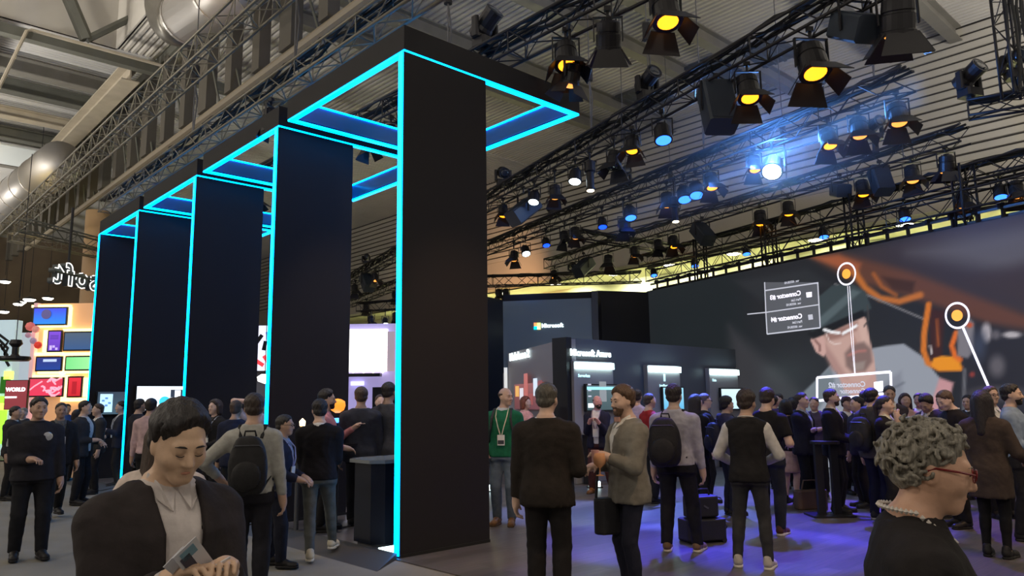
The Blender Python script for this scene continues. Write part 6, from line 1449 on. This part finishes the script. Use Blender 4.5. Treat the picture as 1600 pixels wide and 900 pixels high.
# ---- middle group
GM = person('balding man in green sweater and jeans with white lanyard', 787, 10.6, 1.85, -12, dict(kind='sweater', col=(.012, .125, .062), shirt=(.45, .5, .55)), dict(kind='jeans', col=(.10, .13, .17)), SK1, ('rim', (.09, .06, .045)), R_='pocket', L_='pocket', head=(-58, 2, 0), w=1.08, extra=(('lanyard', (.62, .58, .45), 1),), shoes=((.16, .08, .03), (.10, .06, .03)))
backpack(GM, 'grey backpack on the back of the man in green', (.05, .05, .055), (.28, .14, .42))
person('red-haired woman in pink top before the bright picture', 822, 15.4, 1.75, 60, dict(kind='tee', col=(.75, .38, .30)), dict(col=(.5, .3, .3)), SK4, ('bob', (.22, .06, .03)))
person('man in brown-black suit and grey hair seen from behind, centre', 854, 6.3, 1.80, 172, dict(kind='suit', col=(.022, .017, .014), shirt=(.58, .58, .62)), dict(col=(.014, .012, .012)), SK1, ('short', (.085, .075, .06)), R_=(.16, .20, 1.12), L_='hang', w=1.12, head=(12, 3, 0))
NM = person('bald bearded man in navy jacket with pinkish lit hands', 934, 14.0, 1.745, -12, dict(kind='open', col=(.018, .017, .034), shirt=(.62, .58, .58)), dict(col=(.07, .025, .025)), (.62, .30, .26), ('rim', BRN), R_='chest', L_='chest', beard=DBR, head=(-35, 0, 0), feet={1: (.12, .05), -1: (-.22, -.1)}, shoes=((.2, .09, .03), (.1, .06, .03)), extra=(('lanyard', (.25, .2, .3)),))
GB = person('bearded man in grey blazer and bow tie holding a drink', 980, 6.6, 1.775, -62, dict(kind='blazer', col=(.175, .160, .135), shirt=(.66, .64, .60)), dict(kind='slim', col=(.016, .017, .03)), SK1, ('side', (.085, .045, .024)), L_=(-.10, .255, 1.18, (-.6, -.7, -.4)), R_=(.10, .28, 1.08, (.6, -.7, -.4)), beard=(.10, .055, .03), head=(-6, 6, 0), w=1.08, extra=(('bowtie', (.5, .28, .22)), ('watch', -1)))
h = GB['hand'][-1]; t = empty('drinking_glass', h[0] + Vector((.035, -.03, -.16)), 0, 'stemmed glass of orange drink held by the man in grey blazer', 'glass')
GLS = mat('clear_tumbler', (.75, .70, .68), .1); MB().lathe([(.035, 0), (.034, .006), (.006, .012), (.006, .06), (.05, .10), (.058, .14), (.05, .185)], 18).build('bowl', glass_mat('peach_glass', (.72, .36, .18)), t, smooth=True); MB().lathe([(.001, .178), (.05, .180)], 18).build('drink', mat('orange_drink', (.8, .30, .08), .2, emit=.25), t)
t = empty('cup', h[0] + Vector((.0, -.02, .0)), 0, 'small pink cup above the orange drink in the same hand', 'cup'); MB().lathe([(.028, -.05), (.036, .05), (.033, .05), (.026, -.04)], 16).build('cup_wall', mat('pink_cup', (.55, .30, .27), .5), t)
q_ = at_y(949, 800, 6.62); t = empty('shoulder_bag', (q_.x, q_.y, q_.z), .3, 'black soft bag hanging behind the legs of the grey-blazer man', 'bag'); MB().cbox((-.12, -.07, -.18), (.24, 0, 0), (0, .14, 0), (0, 0, .30), .05).build('bag_body', BAGM, t, bevel=.03); MB().tube([(-.1, 0, .12), (-.08, 0, .35), (.02, 0, .5), (.1, 0, .12)], .012, 6).build('shoulder_strap', BAGM, t)
person('visitor in red shirt seen in profile, left of the large backpack', 1017, 12.6, 1.76, 120, dict(kind='tee', col=(.30, .02, .02)), dict(col=BLK), SK1, ('crop', (.05, .035, .03)))
person('visitor in violet-lit pale shirt facing the middle station', 998, 13.6, 1.84, 165, dict(kind='shirt', col=(.34, .30, .42)), dict(col=BLK), SK2, ('short', DBR))
person('dark-haired visitor at the far side of the violet-lit pale shirt', 980, 15.3, 1.68, 170, dict(kind='suit', col=(.04, .035, .06)), dict(col=BLK), SK2, ('crop', DBR))
P = person('heavyset man in pale shirt with black backpack, standing in brown shoes', 1056, 8.6, 1.825, 168, dict(kind='shirt', col=(.40, .37, .41)), dict(col=(.013, .012, .016)), SK1, ('short', (.03, .02, .018)), R_='hang', L_='hang', w=1.14, head=(4, 0, 0), feet={1: (.17, .1), -1: (-.14, .02)}, shoes=((.16, .095, .05), (.55, .5, .42)))
backpack(P, 'large black backpack on the heavyset man in pale shirt', (.02, .018, .02), (.36, .22, .54), -.06)
person('woman with long dark hair in black jacket facing the stations', 1090, 11.6, 1.72, 135, dict(kind='suit', col=(.014, .013, .015)), dict(col=BLK), SK1, ('long', (.02, .015, .02)), R_='hold')
person('man in glasses beside the long-haired woman, in profile', 1104, 12.6, 1.74, 100, dict(kind='suit', col=(.02, .018, .024), shirt=(.6, .6, .65)), dict(col=BLK), SK4, ('short', (.10, .08, .12)), extra=(('glasses', (.05, .05, .05)),), L_='hold')
P = person('young visitor with dark backpack before the pale monitor', 1138, 11.2, 1.68, 120, dict(kind='hoodie', col=(.05, .045, .09)), dict(col=(.02, .02, .03)), SK1, ('thick', DBR)); backpack(P, 'dark blue backpack on the young visitor before the pale monitor', (.015, .015, .03), (.30, .18, .44))
person('person in black waistcoat, white sleeves and sneakers seen from behind', 1168, 7.75, 1.735, 174, dict(kind='vest', col=(.014, .013, .014), shirt=(.58, .55, .52)), dict(kind='slim', col=(.035, .034, .036)), SK2, ('bun', (.03, .02, .016)) if False else ('thick', (.035, .022, .018)), R_=(.15, .24, 1.02, (1, -.6, -.45)), L_=(-.17, .24, 1.0, (-1, -.6, -.45)), head=(20, 4, 0), shoes=((.40, .36, .32), (.62, .58, .52)), feet={1: (.14, .02), -1: (-.16, .04)}, extra=(('neckband', (.55, .5, .45)),))
person('man in black t-shirt and jeans standing behind the waistcoat', 1200, 9.6, 1.78, 165, dict(kind='tee', col=(.012, .011, .012)), dict(kind='jeans', col=(.02, .022, .028)), SK1, ('thick', (.03, .018, .014)), R_=(.22, .2, 1.05), L_='hold', head=(10, 14, 0), shoes=((.08, .03, .02), (.6, .55, .5)), w=1.08)
person('woman in black top and beige skirt among the crowd', 1232, 12.3, 1.62, 150, dict(kind='tee', col=(.012, .01, .014)), dict(kind='skirt', col=(.50, .32, .25), hem=.52), SK1, ('bob', DBR), R_='belly', L_='hold')
# ---- right crowd
person('man in dark suit with folded arms watching the video wall', 1257, 11.9, 1.73, 68, dict(kind='suit', col=(.016, .016, .026), shirt=(.30, .33, .42)), dict(col=(.010, .010, .013)), SK1, ('short', (.05, .035, .022)), R_='crossed', L_='crossed', w=1.08)
person('violet-lit man with folded arms facing the camera', 1277, 13.2, 1.66, -10, dict(kind='hoodie', col=(.06, .045, .08)), dict(col=BLK), SK2, ('crop', DBR), R_='crossed', L_='crossed')
person('bearded man in dark suit in profile, right of the folded-arms man', 1304, 11.3, 1.77, 80, dict(kind='suit', col=(.012, .011, .016), shirt=(.55, .50, .48)), dict(col=(.01, .01, .012)), SK1, ('short', (.05, .032, .02)), beard=(.05, .03, .02), R_='hold', L_='hold', w=1.08)
person('visitor in dark flat cap behind the bearded suit', 1328, 13.4, 1.66, 40, dict(kind='suit', col=(.03, .025, .03)), dict(col=BLK), SK2, ('short', DBR), extra=(('cap', (.06, .035, .03)),))
person('woman with hair in a bun facing left in the crowd', 1345, 11.8, 1.66, -60, dict(kind='hoodie', col=(.03, .026, .045)), dict(col=BLK), SK1, ('bun', (.014, .012, .016)))
P = person('man in grey jacket with dark backpack in the right crowd', 1368, 10.55, 1.77, 140, dict(kind='hoodie', col=(.07, .062, .06)), dict(kind='jeans', col=(.014, .015, .035)), SK1, ('short', DBR), w=1.08, shoes=((.03, .03, .03), (.5, .5, .5))); backpack(P, 'dark grey backpack on the man in grey jacket', (.03, .03, .034), (.32, .2, .46))
person('woman in black with white collar touching her face, hair tied', 1388, 10.2, 1.66, 75, dict(kind='suit', col=(.012, .011, .013), shirt=(.6, .58, .5)), dict(col=BLK), SK1, ('pony', (.03, .022, .016)), R_='chin', L_='hold')
person('man with his hand on his chin facing the camera', 1397, 12.4, 1.83, 5, dict(kind='suit', col=(.05, .04, .05)), dict(col=BLK), SK2, ('short', (.05, .045, .045)), R_='chin', L_='crossed', head=(0, 8, 0))
person('woman with long brown hair and pinkish top facing the camera', 1421, 13.0, 1.70, 15, dict(kind='tee', col=(.45, .28, .26)), dict(col=BLK), SK2, ('long', (.04, .02, .018)))
person('dim-faced visitor behind the bowed heads', 1443, 13.4, 1.70, -15, dict(kind='suit', col=(.04, .035, .04)), dict(col=BLK), SK3, ('short', DBR))
person('dark-haired man bowing his head to the left', 1462, 10.8, 1.73, -40, dict(kind='suit', col=(.03, .027, .03), shirt=(.6, .55, .5)), dict(col=BLK), SK2, ('thick', DBR), head=(-10, 32, -12), lean=8, R_='phone', L_='phone')
person('man in black jacket with white lanyard band bowing his head', 1492, 9.9, 1.75, -55, dict(kind='sweater', col=(.012, .011, .013), shirt=(.02, .02, .02)), dict(col=BLK), SK4, ('short', (.09, .05, .035)), head=(-10, 26, 0), extra=(('neckband', (.6, .58, .55)),), R_='phone', L_='hold')
person('woman with long dark hair in brown coat seen from behind, far right', 1542, 8.1, 1.70, 165, dict(kind='coat', col=(.060, .042, .034), shirt=(.1, .08, .07)), dict(kind='skirt', col=(.10, .072, .058), hem=.66, tights=(.010, .009, .010)), SK1, ('long', (.018, .011, .012)), R_=(.30, .25, 1.0), L_='hold')
person('man in glasses behind the woman in brown coat', 1556, 10.6, 1.775, 40, dict(kind='suit', col=(.04, .035, .04)), dict(col=BLK), SK1, ('short', (.08, .05, .035)), extra=(('glasses', (.05, .02, .02)),))
person('bearded man in light blue shirt at the right edge', 1588, 9.0, 1.78, 80, dict(kind='shirt', col=(.20, .26, .36)), dict(col=(.014, .013, .016)), SK1, ('short', DBR), beard=DBR, R_='hold', L_='hold', w=1.06)
# fillers at the back of the crowd
for i, (px, y, H, c, hk, lab) in enumerate(((1213, 14.2, 1.70, (.05, .03, .09), 'short', 'violet-lit visitor left of the beige skirt'), (1243, 14.6, 1.66, (.04, .03, .08), 'bob', 'violet-haired visitor behind the folded-arms man'), (1222, 15.4, 1.74, (.05, .05, .10), 'short', 'blue-lit visitor farthest back beside the right station'), (1338, 14.6, 1.62, (.03, .03, .05), 'short', 'short visitor between the flat cap and the bun'), (1358, 13.6, 1.76, (.05, .05, .06), 'short', 'dark-haired visitor just left of the grey jacket'), (1478, 13.0, 1.66, (.04, .035, .04), 'crop', 'shadowed visitor between the two bowed heads'), (1520, 12.4, 1.66, (.035, .03, .03), 'short', 'visitor half hidden left of the long-haired woman'))):
    person(lab, px, y, H, [150, 160, -30, 30, 150, 10, -20][i], dict(kind='hoodie', col=c), dict(col=BLK), SK2, (hk, DBR))
